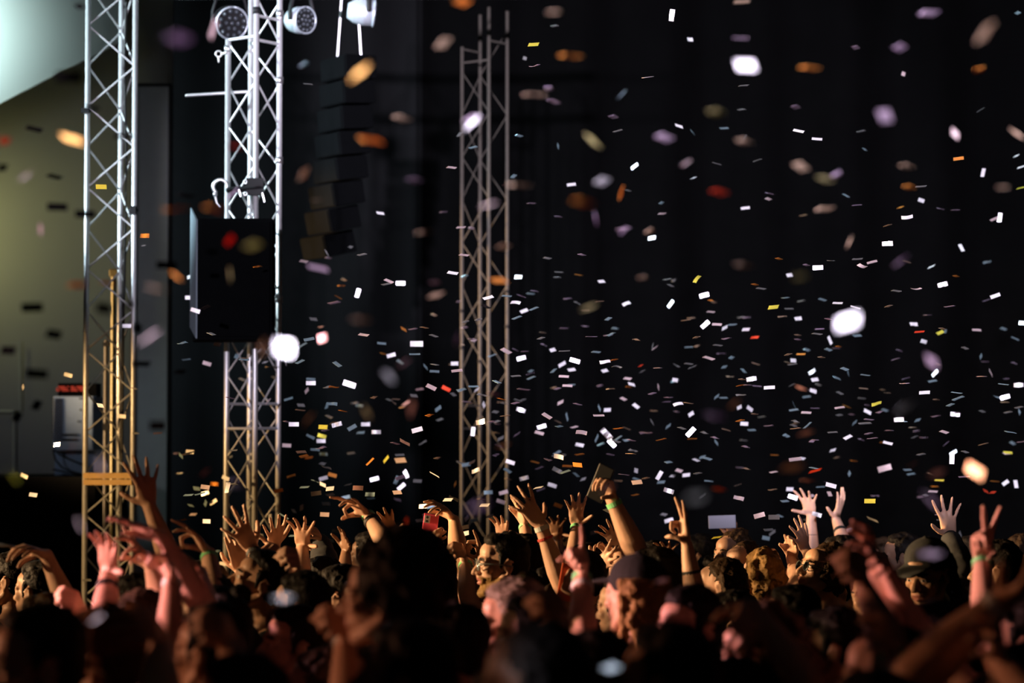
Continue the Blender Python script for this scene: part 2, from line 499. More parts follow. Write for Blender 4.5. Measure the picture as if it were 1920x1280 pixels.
# leftmost truss: three chords
p_half = zy(357, 15.0) - zy(436, 15.0)
tl, CL = truss('lighting_truss', 'leftmost aluminium lattice truss with timber cross boards near its foot', 15.0, (161.5, 224.5, 250.5), (0.0, 0.24, 0.03),
              [(0, 2, 0), (0, 1, 1), (1, 2, 0)], 0.0, ZT, p_half * 1.93, (zy(810, 15.0) % (p_half * 1.93)), 0.0165, 0.0054, M['alu'])
for y0, y1 in ((886, 897), (898.5, 909)):
    a = PX(157, y0, 14.96); b = PX(248, y1, 14.96)
    mb = MB(); mb.box(((a.x + b.x) / 2, 14.955, (a.z + b.z) / 2), (b.x - a.x, 0.03, a.z - b.z)); sub(mb, 'cross_board', M['plywood'], tl, bevel=0.002)
mb = MB(); mb.tube([PX(160, 0, 15.04) + Vector((0.24, .1, 0)), PX(233, 120, 15.1), PX(237, 300, 15.1), PX(235, 430, 15.1), PX(231, 620, 15.1), PX(228, 900, 15.1), PX(226, 1100, 15.1)], [0.008] * 7, n=6)
sub(mb, 'cable', M['cable'], tl, smooth=True)
for (x, y) in ((163, 205), (162, 212)):
    pass
mb = MB(); mb.ring(PX(162, 207, 15.0), (0, 0, 1), 0.024, 0.009, n=14); mb.box(PX(160, 207, 14.97), (0.05, 0.03, 0.03)); sub(mb, 'coupler', M['black_metal'], tl)
mb = MB(); mb.ring(PX(250, 394, 15.03), (0, 0, 1), 0.02, 0.012, n=14); mb.box(PX(250, 394, 15.0), (0.035, 0.05, 0.05)); sub(mb, 'coupler', M['black_metal'], tl)
# thin stand behind it
root = empty('lighting_stand', (PX(206, 800, 16.4).x, 16.4, 0))
tag(root, 'thin yellowish stand of two tubes seen through the leftmost truss', 'stand')
a = PX(213, 508, 16.4); mb = MB(); mb.tube([(a.x, 16.4, 0), a], [0.016, 0.016], n=10); sub(mb, 'pole', M['brass'], root, smooth=True)
a2 = PX(199, 640, 16.42); mb = MB(); mb.tube([(a2.x, 16.42, 0), a2], [0.013, 0.013], n=10); sub(mb, 'pole', M['shaded_alu'], root, smooth=True)
mb = MB(); mb.box(PX(206, 645, 16.41), (0.09, 0.03, 0.03)); mb.box(PX(206, 800, 16.41), (0.09, 0.03, 0.05)); sub(mb, 'bracket', M['black_metal'], root)
mb = MB(); mb.box(PX(214, 512, 16.39), (0.06, 0.05, 0.05)); sub(mb, 'top_clamp', M['brass'], root, bevel=0.006)

# second truss: four chords, a corner toward the camera
t2, C2 = truss('lighting_truss', 'second aluminium truss from the left, a black loudspeaker hung on it', 14.5, (425.5, 468.5, 478.5, 522.5), (0.0, 0.17, -0.15, 0.02),
              [(0, 2, 0), (2, 3, 1), (0, 1, 1), (1, 3, 0)], 0.0, ZT, 0.50, (zy(235, 14.5) % 0.50), 0.0168, 0.0056, M['alu'], extra={0: zy(74, 14.5)})
for (i, j, y, m) in ((0, 2, 75, 'alu'), (2, 3, 82, 'alu'), (0, 1, 757, 'alu'), (0, 2, 803, 'alu'), (2, 3, 803, 'alu'), (2, 3, 757, 'alu'), (2, 3, 37, 'alu')):
    A = Vector((C2[i].x, C2[i].y, zy(y, 14.5))); B = Vector((C2[j].x, C2[j].y, zy(y, 14.5)))
    mb = MB(); mb.tube([A, B], [0.009, 0.009], n=8); sub(mb, 'rung', M[m], t2, smooth=True)
for i, y in ((0, 92), (3, 150), (3, 300), (3, 560), (2, 28), (3, 25)):
    mb = MB(); p = Vector((C2[i].x, C2[i].y, zy(y, 14.5))); mb.tube([p - Vector((0, 0, .02)), p + Vector((0, 0, .02))], [0.023, 0.023], n=12, flat=True)
    sub(mb, 'collar', M['steel'] if i != 2 else M['black_metal'], t2, smooth=True)
mb = MB(); q = PX(410, 101, 14.5); mb.ring(q, (0, 1, 0), 0.018, 0.005); mb.tube([q + Vector((0.02, 0, 0)), PX(424, 99, 14.48)], [0.008, 0.008], n=6); mb.tube([q - Vector((0, 0, .02)), q - Vector((0, 0, .05))], [0.006, 0.004], n=6)
sub(mb, 'hook_clamp', M['screw'], t2, smooth=True)
# third truss
t3, C3 = truss('lighting_truss', 'third truss from the left, slim and amber lit, in the middle of the frame', 17.5, (866.0, 900.0, 916.5, 951.0), (0.0, 0.17, -0.15, 0.02),
              [(0, 1, 0), (1, 3, 1), (0, 2, 1)], 0.0, ZT, 0.62, 0.25, 0.0122, 0.0036, M['shaded_alu'], extra={0: zy(88, 17.5)})
for (i, j, y) in ((0, 1, 92), (0, 2, 118), (2, 3, 82), (0, 1, 760), (0, 1, 803)):
    A = Vector((C3[i].x, C3[i].y, zy(y, 17.5))); B = Vector((C3[j].x, C3[j].y, zy(y, 17.5)))
    mb = MB(); mb.tube([A, B], [0.007, 0.007], n=8); sub(mb, 'rung', M['shaded_alu'], t3, smooth=True)
for i, y in ((0, 583), (3, 546), (3, 612), (0, 652), (1, 676), (3, 795)):
    mb = MB(); p = Vector((C3[i].x, C3[i].y, zy(y, 17.5))); mb.tube([p - Vector((0, 0, .012)), p + Vector((0, 0, .012))], [0.018, 0.018], n=12, flat=True)
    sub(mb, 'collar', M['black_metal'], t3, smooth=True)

# overhead truss that carries the lamps (its lower chords run just above the frame)
zo = zy(-24, 15.2)
root = empty('overhead_truss', (PX(560, 0, 15.4).x, 15.4, zo))
tag(root, 'horizontal truss along the top edge carrying the stage lamps', 'truss')
xl, xr2 = PX(270, 0, 15.4).x, PX(1010, 0, 15.4).x
OC = [(15.22, zo), (15.52, zo), (15.22, zo + 0.3), (15.52, zo + 0.3)]
for (y, z) in OC:
    mb = MB(); mb.tube([(xl, y, z), (xr2, y, z)], [0.0175, 0.0175], n=12, flat=True); sub(mb, 'chord', M['alu'], root, smooth=True)
n = 10
for i in range(n):
    xA = xl + (xr2 - xl) * i / n; xB = xl + (xr2 - xl) * (i + 1) / n
    up = i % 2
    mb = MB(); mb.tube([(xA, 15.22, zo + 0.3 * up), (xB, 15.22, zo + 0.3 * (1 - up))], [0.007, 0.007], n=8); sub(mb, 'brace', M['alu'], root, smooth=True)
    mb = MB(); mb.tube([(xA, 15.22 + 0.3 * up, zo), (xB, 15.22 + 0.3 * (1 - up), zo)], [0.007, 0.007], n=8); sub(mb, 'brace', M['alu'], root, smooth=True)

# wash lamps
def wash_lamp(label, px, py, d, rad, aim, mat):
    c = PX(px, py, d)
    root = empty('stage_wash_lamp', c)
    tag(root, label, 'stage lamp', 'wash lamps along the top edge')
    ax = Vector(aim).normalized()
    R = ax.to_track_quat('Y', 'Z').to_matrix()
    mb = MB(); mb.tube([c - ax * 0.13, c - ax * 0.09, c - ax * 0.03, c + ax * 0.035], [rad * 0.55, rad * 0.85, rad, rad], n=24, flat=True)
    sub(mb, 'housing', mat, root, smooth=True, bevel=0.0)
    mb = MB(); mb.tube([c + ax * 0.03, c + ax * 0.04], [rad * 0.97, rad * 0.95], n=24, flat=True); sub(mb, 'face_plate', M['black_metal'], root)
    mb = MB(); mb.ring(c + ax * 0.037, ax, rad * 0.98, 0.006, n=24); sub(mb, 'rim', M['silver_rim'], root, smooth=True)
    for rr, k in ((0.0, 1), (0.36, 6), (0.74, 12)):
        for i in range(k):
            a = 2 * math.pi * (i + 0.5 * (k == 12)) / k
            p = c + ax * 0.041 + (R @ Vector((math.cos(a), 0, math.sin(a)))) * (rad * rr)
            mb = MB(); mb.ball(p, rad * 0.13, n=10, m=6); sub(mb, 'lens', M['lens'], root, smooth=True)
    side = (R @ Vector((1, 0, 0)))
    mb = MB()
    top = Vector((c.x, c.y, c.z + rad + 0.07))
    for s in (-1, 1):
        q = c + side * (s * (rad + 0.012))
        mb.tube([q, q + Vector((0, 0, rad * 0.6)), top + side * (s * rad * 0.8), top], [(0.010, 0.018)] * 4, ref=side, n=6)
    sub(mb, 'yoke', M['black_metal'], root, smooth=True)
    mb = MB(); mb.tube([top, (top.x, top.y, zo - 0.005)], [0.014, 0.014], n=8); mb.ring((top.x, 15.22, zo), (1, 0, 0), 0.024, 0.008); mb.tube([(top.x, top.y, zo - 0.01), (top.x, 15.22, zo - 0.015)], [0.012, 0.012], n=8)
    sub(mb, 'hook_clamp', M['steel'], root, smooth=True)
    mb = MB(); mb.ball(top + Vector((0.03, -0.03, 0.02)), 0.008); sub(mb, 'status_light', M['blue_led'], root)
    return root
wash_lamp('dark faced stage wash lamp hanging left of the second truss', 432, 42, 15.2, 0.105, (0.45, -1, -0.35), M['black_metal'])
wash_lamp('silver sided stage wash lamp hanging just right of the second truss', 566, 38, 15.2, 0.085, (0.8, -0.8, -0.12), M['silver_rim'])
wash_lamp('stage wash lamp farthest right, turned sideways with a pale lit flank', 690, 24, 15.2, 0.085, (1, 0.12, -0.1), M['silver_rim'])

# loudspeaker on the second truss
a = PX(374, 410, 13.9); b = PX(512, 638, 13.9)
root = empty('loudspeaker', ((a.x + b.x) / 2, 13.95, b.z))
tag(root, 'black loudspeaker cabinet mounted in front of the second truss', 'loudspeaker')
mb = MB()
prof = [(a.x, 13.88, b.z), (a.x, 13.88, a.z), (b.x, 13.88, a.z), (b.x, 13.88, b.z)]
x0 = PX(353, 500, 14.14).x
mb.prism([(a.x, 13.86, b.z), (b.x, 13.86, b.z), (b.x - .02, 14.2, b.z), (x0, 14.2, b.z + 0.13)][0:3] + [(x0 + 0.02, 14.2, b.z)], (0, 0, a.z - b.z))
sub(mb, 'cabinet', M['array_black'], root, bevel=0.008)
mb = MB(); mb.box(((a.x + b.x) / 2, 13.853, (a.z + b.z) / 2), (b.x - a.x - 0.03, 0.012, a.z - b.z - 0.04)); sub(mb, 'grille', M['array_black'], root, bevel=0.004)
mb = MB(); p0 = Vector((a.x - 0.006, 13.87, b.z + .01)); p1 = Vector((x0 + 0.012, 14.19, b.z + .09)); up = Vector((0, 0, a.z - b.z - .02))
mb.prism([p0, p0 + up, p1 + up + Vector((0, 0, 0.02)), p1], (-0.008, -0.004, 0)); sub(mb, 'lit_side', M['lit_box_side'], root)
mb = MB(); mb.box(((a.x + b.x) / 2 + 0.05, 14.24, (a.z + b.z) / 2), (0.10, 0.10, 0.30)); sub(mb, 'mounting_bracket', M['black_metal'], root)
# coupler on the second truss
q = PX(413, 350, 14.30)
root = empty('scaffold_coupler', q)
tag(root, 'open silver scaffold coupler with black bracket on the second truss above the loudspeaker', 'coupler')
mb = MB(); mb.ring(q, (0, 1, 0), 0.042, 0.011, arc=math.radians(255), ref=(-0.5, 0, -0.86)); sub(mb, 'open_jaw', M['steel'], root, smooth=True)
mb = MB(); mb.tube([q + Vector((-.03, 0, -.05)), q + Vector((-.02, 0, -.10)), q + Vector((0.0, 0, -.12))], [0.007, 0.006, 0.005], n=8); mb.ball(q + Vector((-.03, 0, -.045)), 0.014); sub(mb, 'wing_bolt', M['steel'], root, smooth=True)
mb = MB(); mb.tube([q + Vector((0.05, 0, -.02)), PX(490, 352, 14.30)], [(0.018, 0.03), (0.018, 0.03)], ref=(0, 0, 1), n=8); mb.box(PX(478, 350, 14.30), (0.10, 0.05, 0.10)); sub(mb, 'bracket', M['black_metal'], root)
for x, y in ((460, 341), (460, 363)):
    mb = MB(); mb.ring(PX(x, y, 14.26), (0, 1, 0), 0.010, 0.004, n=12); sub(mb, 'eye_bolt', M['steel'], root, smooth=True)
mb = MB(); mb.tube([PX(448, 356, 14.27), PX(451, 368, 14.27)], [0.005, 0.005], n=6); mb.tube([PX(492, 362, 14.27), PX(496, 378, 14.27)], [0.005, 0.005], n=6); sub(mb, 'safety_pin', M['steel'], root)
# slim bar reaching left from the second truss
mb = MB(); mb.tube([PX(350, 179, 14.6), PX(462, 172, 14.6)], [0.009, 0.009], n=8)
tag(mb.build('scaffold_bar', M['alu'], loc=PX(425, 175, 14.6), smooth=True), 'thin level bar clamped across the second truss near its top', 'bar')

# hanging line array
root = empty('line_array', PX(655, 100, 16.4))
tag(root, 'dark curved line array of loudspeaker boxes hanging right of the second truss', 'loudspeaker')
prev = None
for i in range(8):
    y = 130 + i * 47
    cx_ = 654 - 0.9 * i * i * 0.55 - i * 2.0
    q = PX(cx_, y, 16.4 + 0.012 * i * i)
    tilt = math.radians(2 + 1.6 * i)
    R = Matrix.Rotation(math.radians(-58), 3, 'Z') @ Matrix.Rotation(tilt, 3, 'X')
    mb = MB(); mb.box(q, (0.36, 0.24, 0.158), R); sub(mb, 'speaker_box', M['array_black'], root, bevel=0.01)
    mb = MB(); mb.box(q + R @ Vector((0, -0.123, 0)), (0.34, 0.008, 0.14), R); sub(mb, 'front_grille', M['array_black'], root)
q = PX(655, 100, 16.4)
for s in (-0.08, 0.08):
    mb = MB(); mb.tube([(q.x + s, 16.4, q.z - 0.02), (q.x + s * 0.3, 16.4, zo + 0.6)], [0.006, 0.006], n=6); sub(mb, 'chain', M['steel'], root)

# ------------------------------------------------------------------ people
UP = Vector((0, 0, 1))
FING = [  # knuckle t, knuckle z, three bone lengths, root radius
    (0.030, 0.089, (0.044, 0.026, 0.021), 0.0098),
    (0.0095, 0.093, (0.049, 0.030, 0.022), 0.0100),
    (-0.0115, 0.089, (0.045, 0.028, 0.021), 0.0096),
    (-0.0305, 0.080, (0.035, 0.021, 0.019), 0.0086)]
# pose: four fingers (knuckle, mid, tip bend, spread), thumb (out angle, toward palm, bend)
F0 = (75, 92, 55)
POSES = {
    'open':    [(4, 8, 6, 15), (2, 8, 6, 4), (6, 10, 8, -7), (8, 12, 8, -20), (58, 12, 8)],
    'spread':  [(0, 10, 8, 22), (4, 10, 8, 7), (8, 14, 10, -9), (4, 16, 10, -27), (68, 18, 12)],
    'relaxed': [(18, 24, 14, 9), (26, 30, 18, 3), (32, 34, 20, -4), (36, 34, 20, -12), (45, 22, 16)],
    'claw':    [(14, 46, 28, 16), (10, 38, 24, 5), (22, 44, 26, -7), (26, 46, 28, -18), (55, 28, 22)],
    'flat':    [(6, 6, 4, 2), (4, 6, 4, 0), (6, 6, 4, -2), (8, 8, 5, -4), (24, 14, 8)],
    'bentback': [(-8, 16, 10, 12), (-10, 14, 8, 2), (-4, 18, 10, -8), (4, 22, 12, -18), (62, 6, 10)],
    'fist':    [(*F0, 3), (*F0, 1), (*F0, -2), (*F0, -4), (30, 52, 40)],
    'loosefist': [(50, 70, 40, 4), (58, 74, 42, 1), (62, 76, 42, -3), (66, 76, 42, -7), (36, 40, 30)],
    'point':   [(2, 6, 4, 4), (70, 88, 50, 1), (*F0, -2), (*F0, -4), (34, 46, 36)],
    'peace':   [(0, 5, 4, 15), (0, 5, 4, -9), (*F0, -3), (*F0, -5), (24, 58, 46)],
    'three':   [(10, 14, 8, 16), (70, 84, 50, 1), (20, 30, 18, -8), (2, 10, 8, -22), (46, 34, 26)],
    'grip':    [(38, 52, 30, 7), (42, 56, 32, 2), (46, 58, 32, -3), (50, 60, 34, -8), (36, 44, 22)],
    'pinch':   [(34, 46, 24, 6), (30, 36, 20, 2), (24, 28, 16, -5), (16, 22, 14, -14), (44, 44, 24)],
    'point2':  [(0, 4, 4, 4), (16, 26, 16, 1), (40, 56, 30, -3), (46, 60, 34, -6), (44, 30, 24)],
}
def rot(v, axis, deg):
    return Matrix.Rotation(math.radians(deg), 3, axis) @ v

def add_hand(mb, W, hz, hn, side, pose, s=1.0):
    """W wrist, hz finger direction, hn palm facing, side R or L"""
    z = hz.normalized()
    n = (hn - z * hn.dot(z))
    if n.length < 1e-3: n = Vector((0, -1, 0)) - z * (-z.y)
    n.normalize()
    t = z.cross(n) * (1 if side == 'R' else -1)
    def L(a, b, c): return W + (t * a + n * b + z * c) * s
    # palm: wrist to knuckles
    mb.tube([L(0, 0, -0.012), L(0, 0, 0.012), L(0.001, 0.001, 0.040), L(0.0, 0.0, 0.068), L(0, -0.001, 0.084)],
            [(0.026 * s, 0.0185 * s), (0.028 * s, 0.018 * s), (0.038 * s, 0.0165 * s), (0.0405 * s, 0.0140 * s), (0.038 * s, 0.0115 * s)], ref=t, n=16)
    Rm = Matrix((t, n, z)).transposed()
    mb.ball(L(0.020, 0.008, 0.032), (0.015 * s, 0.014 * s, 0.027 * s), Rm @ Matrix.Rotation(math.radians(-22 if side else 0), 3, 'Y'))
    mb.ball(L(-0.022, 0.006, 0.036), (0.012 * s, 0.012 * s, 0.028 * s), Rm)
    P = POSES[pose]
    for (kt, kz, ln, r), (b1, b2, b3, sp) in zip(FING, P[:4]):
        d = rot(z, n, 0)
        # spread in the palm plane toward t for positive angles
        a = math.radians(sp)
        d = (z * math.cos(a) + t * math.sin(a)).normalized()
        ax = d.cross(n).normalized()      # rotating d about ax moves it toward n
        p = L(kt, -0.001, kz - 0.012)
        pts = [p, L(kt, -0.001, kz)]
        rad = [r * s * 1.05, r * s * 1.08]
        acc = 0
        for i, (l, b) in enumerate(zip(ln, (b1, b2, b3))):
            acc += b
            dd = Matrix.Rotation(math.radians(acc), 3, ax) @ d
            q = pts[-1] + dd * (l * s)
            mid = pts[-1] + dd * (l * s * 0.5)
            pts.append(mid); rad.append(r * s * (0.93 - 0.08 * i))
            pts.append(q); rad.append(r * s * (0.97 - 0.11 * i) if i < 2 else r * s * 0.70)
        mb.tube(pts, rad, ref=ax, n=10)
    to, tp, tb = P[4]
    a = math.radians(to)
    d = (z * math.cos(a) + t * math.sin(a))
    d = (d * math.cos(math.radians(tp)) + n * math.sin(math.radians(tp))).normalized()
    ax = d.cross(n - t * 0.35 + z * 0.3).normalized()
    p0 = L(0.016, 0.004, 0.016); p1 = p0 + d * (0.040 * s)
    d2 = Matrix.Rotation(math.radians(tb), 3, ax) @ d
    d2 = (d2 + z * 0.28).normalized()
    p2 = p1 + d2 * (0.033 * s)
    d3 = Matrix.Rotation(math.radians(tb), 3, ax) @ d2
    p3 = p2 + d3 * (0.027 * s)
    mb.tube([p0, p0.lerp(p1, .5), p1, p1.lerp(p2, .5), p2, p2.lerp(p3, .6), p3],
            [0.0145 * s, 0.0135 * s, 0.0122 * s, 0.0105 * s, 0.0110 * s, 0.0100 * s, 0.0080 * s], ref=n, n=10)
    tips = {'t': t, 'n': n, 'z': z, 'L': L}
    return tips

def head_frame(f, up=None, roll=0.0):
    f = Vector(f).normalized()
    u = Vector(up) if up is not None else UP
    r = f.cross(u).normalized()
    u = r.cross(f)
    if roll:
        u = rot(u, f, roll); r = f.cross(u)
    return r, f, u           # right, forward, up

def add_head(mb, H, fr, s, beard=False):
    r, f, u = fr
    R = Matrix((r, f, u)).transposed()
    def L(a, b, c): return H + (r * a + f * b + u * c) * s
    def B(c, rad, R2=None): mb.ball(L(*c), tuple(k * s for k in rad), R if R2 is None else R2, n=18, m=12)
    def T(pts, rad, ref=None): mb.tube([L(*p) for p in pts], [k * s for k in rad], ref=u if ref is None else ref, n=10)
    B((0, -0.014, 0.034), (0.074, 0.094, 0.082))
    B((0, 0.032, -0.025), (0.057, 0.058, 0.086))
    B((0, 0.045, 0.045), (0.058, 0.046, 0.045))
    T([(-.058, -.012, -.045), (-.050, .022, -.080), (-.022, .060, -.100), (0, .068, -.102), (.022, .060, -.100), (.050, .022, -.080), (.058, -.012, -.045)], [.017, .018, .019, .018, .019, .018, .017])
    B((0, 0.074, -0.100), (0.020, 0.016, 0.016))
    T([(-.046, .070, .016), (-.024, .086, .021), (0, .088, .014), (.024, .086, .021), (.046, .070, .016)], [.010, .0115, .010, .0115, .010])
    T([(0, .086, .012), (0, .097, -.008), (0, .110, -.028), (0, .114, -.036)], [.0085, .0090, .0115, .0115])
    B((-.011, .099, -.037), (.009, .011, .008)); B((.011, .099, -.037), (.009, .011, .008))
    for sx in (-1, 1):
        B((sx * .043, .060, -.022), (.019, .022, .018))
        B((sx * .0315, .0755, -.002), (.0135, .0125, .0125))
        T([(sx * .019, .087, .0035), (sx * .032, .0885, .0075), (sx * .045, .079, .002)], [.0038, .0046, .0038])
        T([(sx * .019, .085, -.009), (sx * .032, .086, -.0125), (sx * .044, .078, -.007)], [.0038, .0042, .0038])
        # ear: rim, lobe, inner bowl
        ec = (sx * .077, -.016, -.010)
        B(ec, (.007, .017, .027), R @ Matrix.Rotation(math.radians(-14), 3, 'X') @ Matrix.Rotation(math.radians(sx * -14), 3, 'Z'))
        T([(sx * .078, .000, -.020), (sx * .083, .004, .006), (sx * .086, -.012, .023), (sx * .088, -.032, .012), (sx * .084, -.030, -.012), (sx * .079, -.012, -.036)], [.0045, .0048, .0050, .0050, .0048, .0060])
    B((0, .066, -.062), (.034, .028, .030))
    T([(-.025, .082, -.064), (-.010, .0955, -.0590), (0, .0965, -.0600), (.010, .0955, -.0590), (.025, .082, -.064)], [.0052, .0066, .0060, .0066, .0052])
    T([(-.023, .081, -.075), (0, .094, -.0775), (.023, .081, -.075)], [.0055, .0074, .0055])
    if beard:
        T([(-.062, -.002, -.045), (-.053, .026, -.086), (-.024, .068, -.112), (0, .080, -.118), (.024, .068, -.112), (.053, .026, -.086), (.062, -.002, -.045)], [.015, .017, .019, .021, .019, .017, .015])
        T([(-.030, .080, -.060), (-.012, .096, -.051), (.012, .096, -.051), (.030, .080, -.060)], [.006, .007, .007, .006])
    return L, R

def vnoise(o_verts, amp, freq, seed):
    out = []
    for p in o_verts:
        q = Vector(p) * freq + Vector((seed, seed * 1.7, seed * 0.3))
        out.append(mnoise.noise(q) * amp + mnoise.noise(q * 2.3) * amp * 0.5)
    return out

def add_hair(mb, style, H, fr, s, seed):
    r, f, u = fr
    R = Matrix((r, f, u)).transposed()
    rs = random.Random(seed)
    def L(a, b, c): return H + (r * a + f * b + u * c) * s
    def B(c, rad): mb.ball(L(*c), tuple(k * s for k in rad), R, n=20, m=14)
    B((0, -0.026, 0.046), (0.0785, 0.0915, 0.083))
    if style in ('short', 'crop'):
        B((0, -0.052, 0.000), (0.070, 0.064, 0.072))
        B((0, 0.030, 0.092), (0.052, 0.045, 0.035))
        for sx in (-1, 1): mb.tube([L(sx * .072, .012, .035), L(sx * .0745, .014, .000), L(sx * .071, .014, -.022)], [.012 * s, .009 * s, .005 * s], ref=f, n=8)
        k = 60 if style == 'short' else 10
        for i in range(k):   # tufts
            a = rs.uniform(0, 2 * math.pi); e = rs.uniform(0.25, 1.45)
            c = (0.074 * math.cos(a) * math.cos(e), -0.02 + 0.088 * math.sin(a) * math.cos(e), 0.05 + 0.08 * math.sin(e))
            if c[1] > 0.045 and c[2] < 0.09: continue
            B(c, (0.012, 0.016, 0.010))
    elif style == 'quiff':
        B((0, -0.05, 0.0), (0.070, 0.064, 0.07))
        for i in range(22):
            x = rs.uniform(-.05, .05); y = rs.uniform(-.05, .06)
            mb.tube([L(x, y - .01, .10), L(x * 1.1, y, .135 + rs.uniform(0, .02)), L(x * 1.2 + rs.uniform(-.01, .01), y + rs.uniform(-.02, .03), .155 + rs.uniform(0, .025))], [.02 * s, .015 * s, .006 * s], ref=f, n=7)
    elif style == 'afro':
        B((0, -0.04, 0.05), (0.115, 0.115, 0.115))
        for i in range(70):
            a = rs.uniform(0, 2 * math.pi); e = rs.uniform(-0.7, 1.5)
            c = (0.108 * math.cos(a) * math.cos(e), -0.045 + 0.108 * math.sin(a) * math.cos(e), 0.055 + 0.11 * math.sin(e))
            if c[1] > 0.03 and c[2] < 0.07: continue
            B(c, (0.026, 0.026, 0.026))
    elif style == 'curly':
        B((0, -0.04, 0.03), (0.090, 0.090, 0.095))
        for i in range(60):
            a = rs.uniform(0, 2 * math.pi); e = rs.uniform(-1.2, 1.5)
            c = (0.092 * math.cos(a) * math.cos(e), -0.04 + 0.090 * math.sin(a) * math.cos(e), 0.02 + 0.105 * math.sin(e))
            if c[1] > 0.02 and c[2] < 0.085: continue
            B(c, (0.022, 0.022, 0.022))
    elif style in ('long', 'longcurly'):
        B((0, -0.045, 0.02), (0.084, 0.076, 0.10))
        for i in range(34):
            a = rs.uniform(math.pi * 0.98, math.pi * 2.02)
            x = 0.080 * math.cos(a); y = -0.035 + 0.070 * math.sin(a)
            ln = rs.uniform(0.16, 0.27)
            pts = []; rad = []
            for j in range(7):
                q = j / 6
                wob = 0.012 * math.sin(q * 11 + i * 1.3) if style == 'longcurly' else 0.004 * math.sin(q * 5 + i)
                pts.append(L(x * (1 + .25 * q) + wob, y * (1 + .1 * q) - 0.012 * q, 0.05 - ln * q * 1.05))
                rad.append((0.019 - 0.010 * q) * s)
            mb.tube(pts, rad, ref=f, n=7)
    elif style == 'bun':
        B((0, -0.05, 0.0), (0.070, 0.064, 0.07)); B((0, -0.11, 0.095), (0.042, 0.042, 0.04))
    elif style == 'ponytail':
        B((0, -0.05, 0.0), (0.070, 0.064, 0.07))
        mb.tube([L(0, -.11, .06), L(0, -.15, .05), L(.004, -.165, -.02), L(.01, -.15, -.12), L(.0, -.135, -.19)], [.018 * s, .026 * s, .03 * s, .024 * s, .008 * s], ref=r, n=10)

TEMP = []            # (object, kind) whose meshes get fused in one batch
def fuse(mb, name, mat, parent, voxel, iters=4, ratio=0.4, noise=None, fac=0.5):
    """one continuous surface from overlapping closed pieces"""
    o = sub(mb, name, mat, parent, smooth=True)
    m = o.modifiers.new('r', 'REMESH'); m.mode = 'VOXEL'; m.voxel_size = voxel; m.use_smooth_shade = True
    if iters:
        m = o.modifiers.new('s', 'SMOOTH'); m.factor = fac; m.iterations = iters
    if ratio < 1:
        m = o.modifiers.new('d', 'DECIMATE'); m.ratio = ratio
    TEMP.append((o, noise))
    return o

PEOPLE = []
SPOT_XY = []
def crowding(x, y):
    c = 0.0
    for (a, b) in SPOT_XY:
        q = math.hypot(a - x, b - y)
        if q < 0.50: c += (0.50 - q) ** 2 * 30
    return c
PROT = []
def covering(H, d, owner):
    hx, hy = to_px(H)
    R = 0.135 * FPX / H.y; c = 0.0
    lim = 1125 if d < 8.7 else (1070 if d < 10 else 1030)
    c += max(0.0, lim - (hy - R)) / 60 * 0.35
    for (x, y, pd, ow, *wt) in PROT:
        if pd < H.y - (0.05 if ow != owner else -0.12): continue
        q = math.hypot((hx - x), (hy - y) * .85)
        if q < R + 14: c += (wt[0] if wt else 1.0) * 0.30 * (1.3 - q / (R + 14))
    return c
def two_way(v):
    return Vector(v).normalized()
DIRS = {'cam': (0, -1, 0), 'away': (0, 1, 0), 'left': (-1, 0, 0), 'right': (1, 0, 0), 'up': (0, 0, 1), 'down': (0, 0, -1),
        'lc': (-1, -1, 0), 'la': (-1, 1, 0), 'rc': (1, -1, 0), 'ra': (1, 1, 0), 'uc': (0, -1, 1), 'dl': (-1, 0, -1), 'ul': (-.7, -.2, .8), 'dc': (0, -1, -.6)}

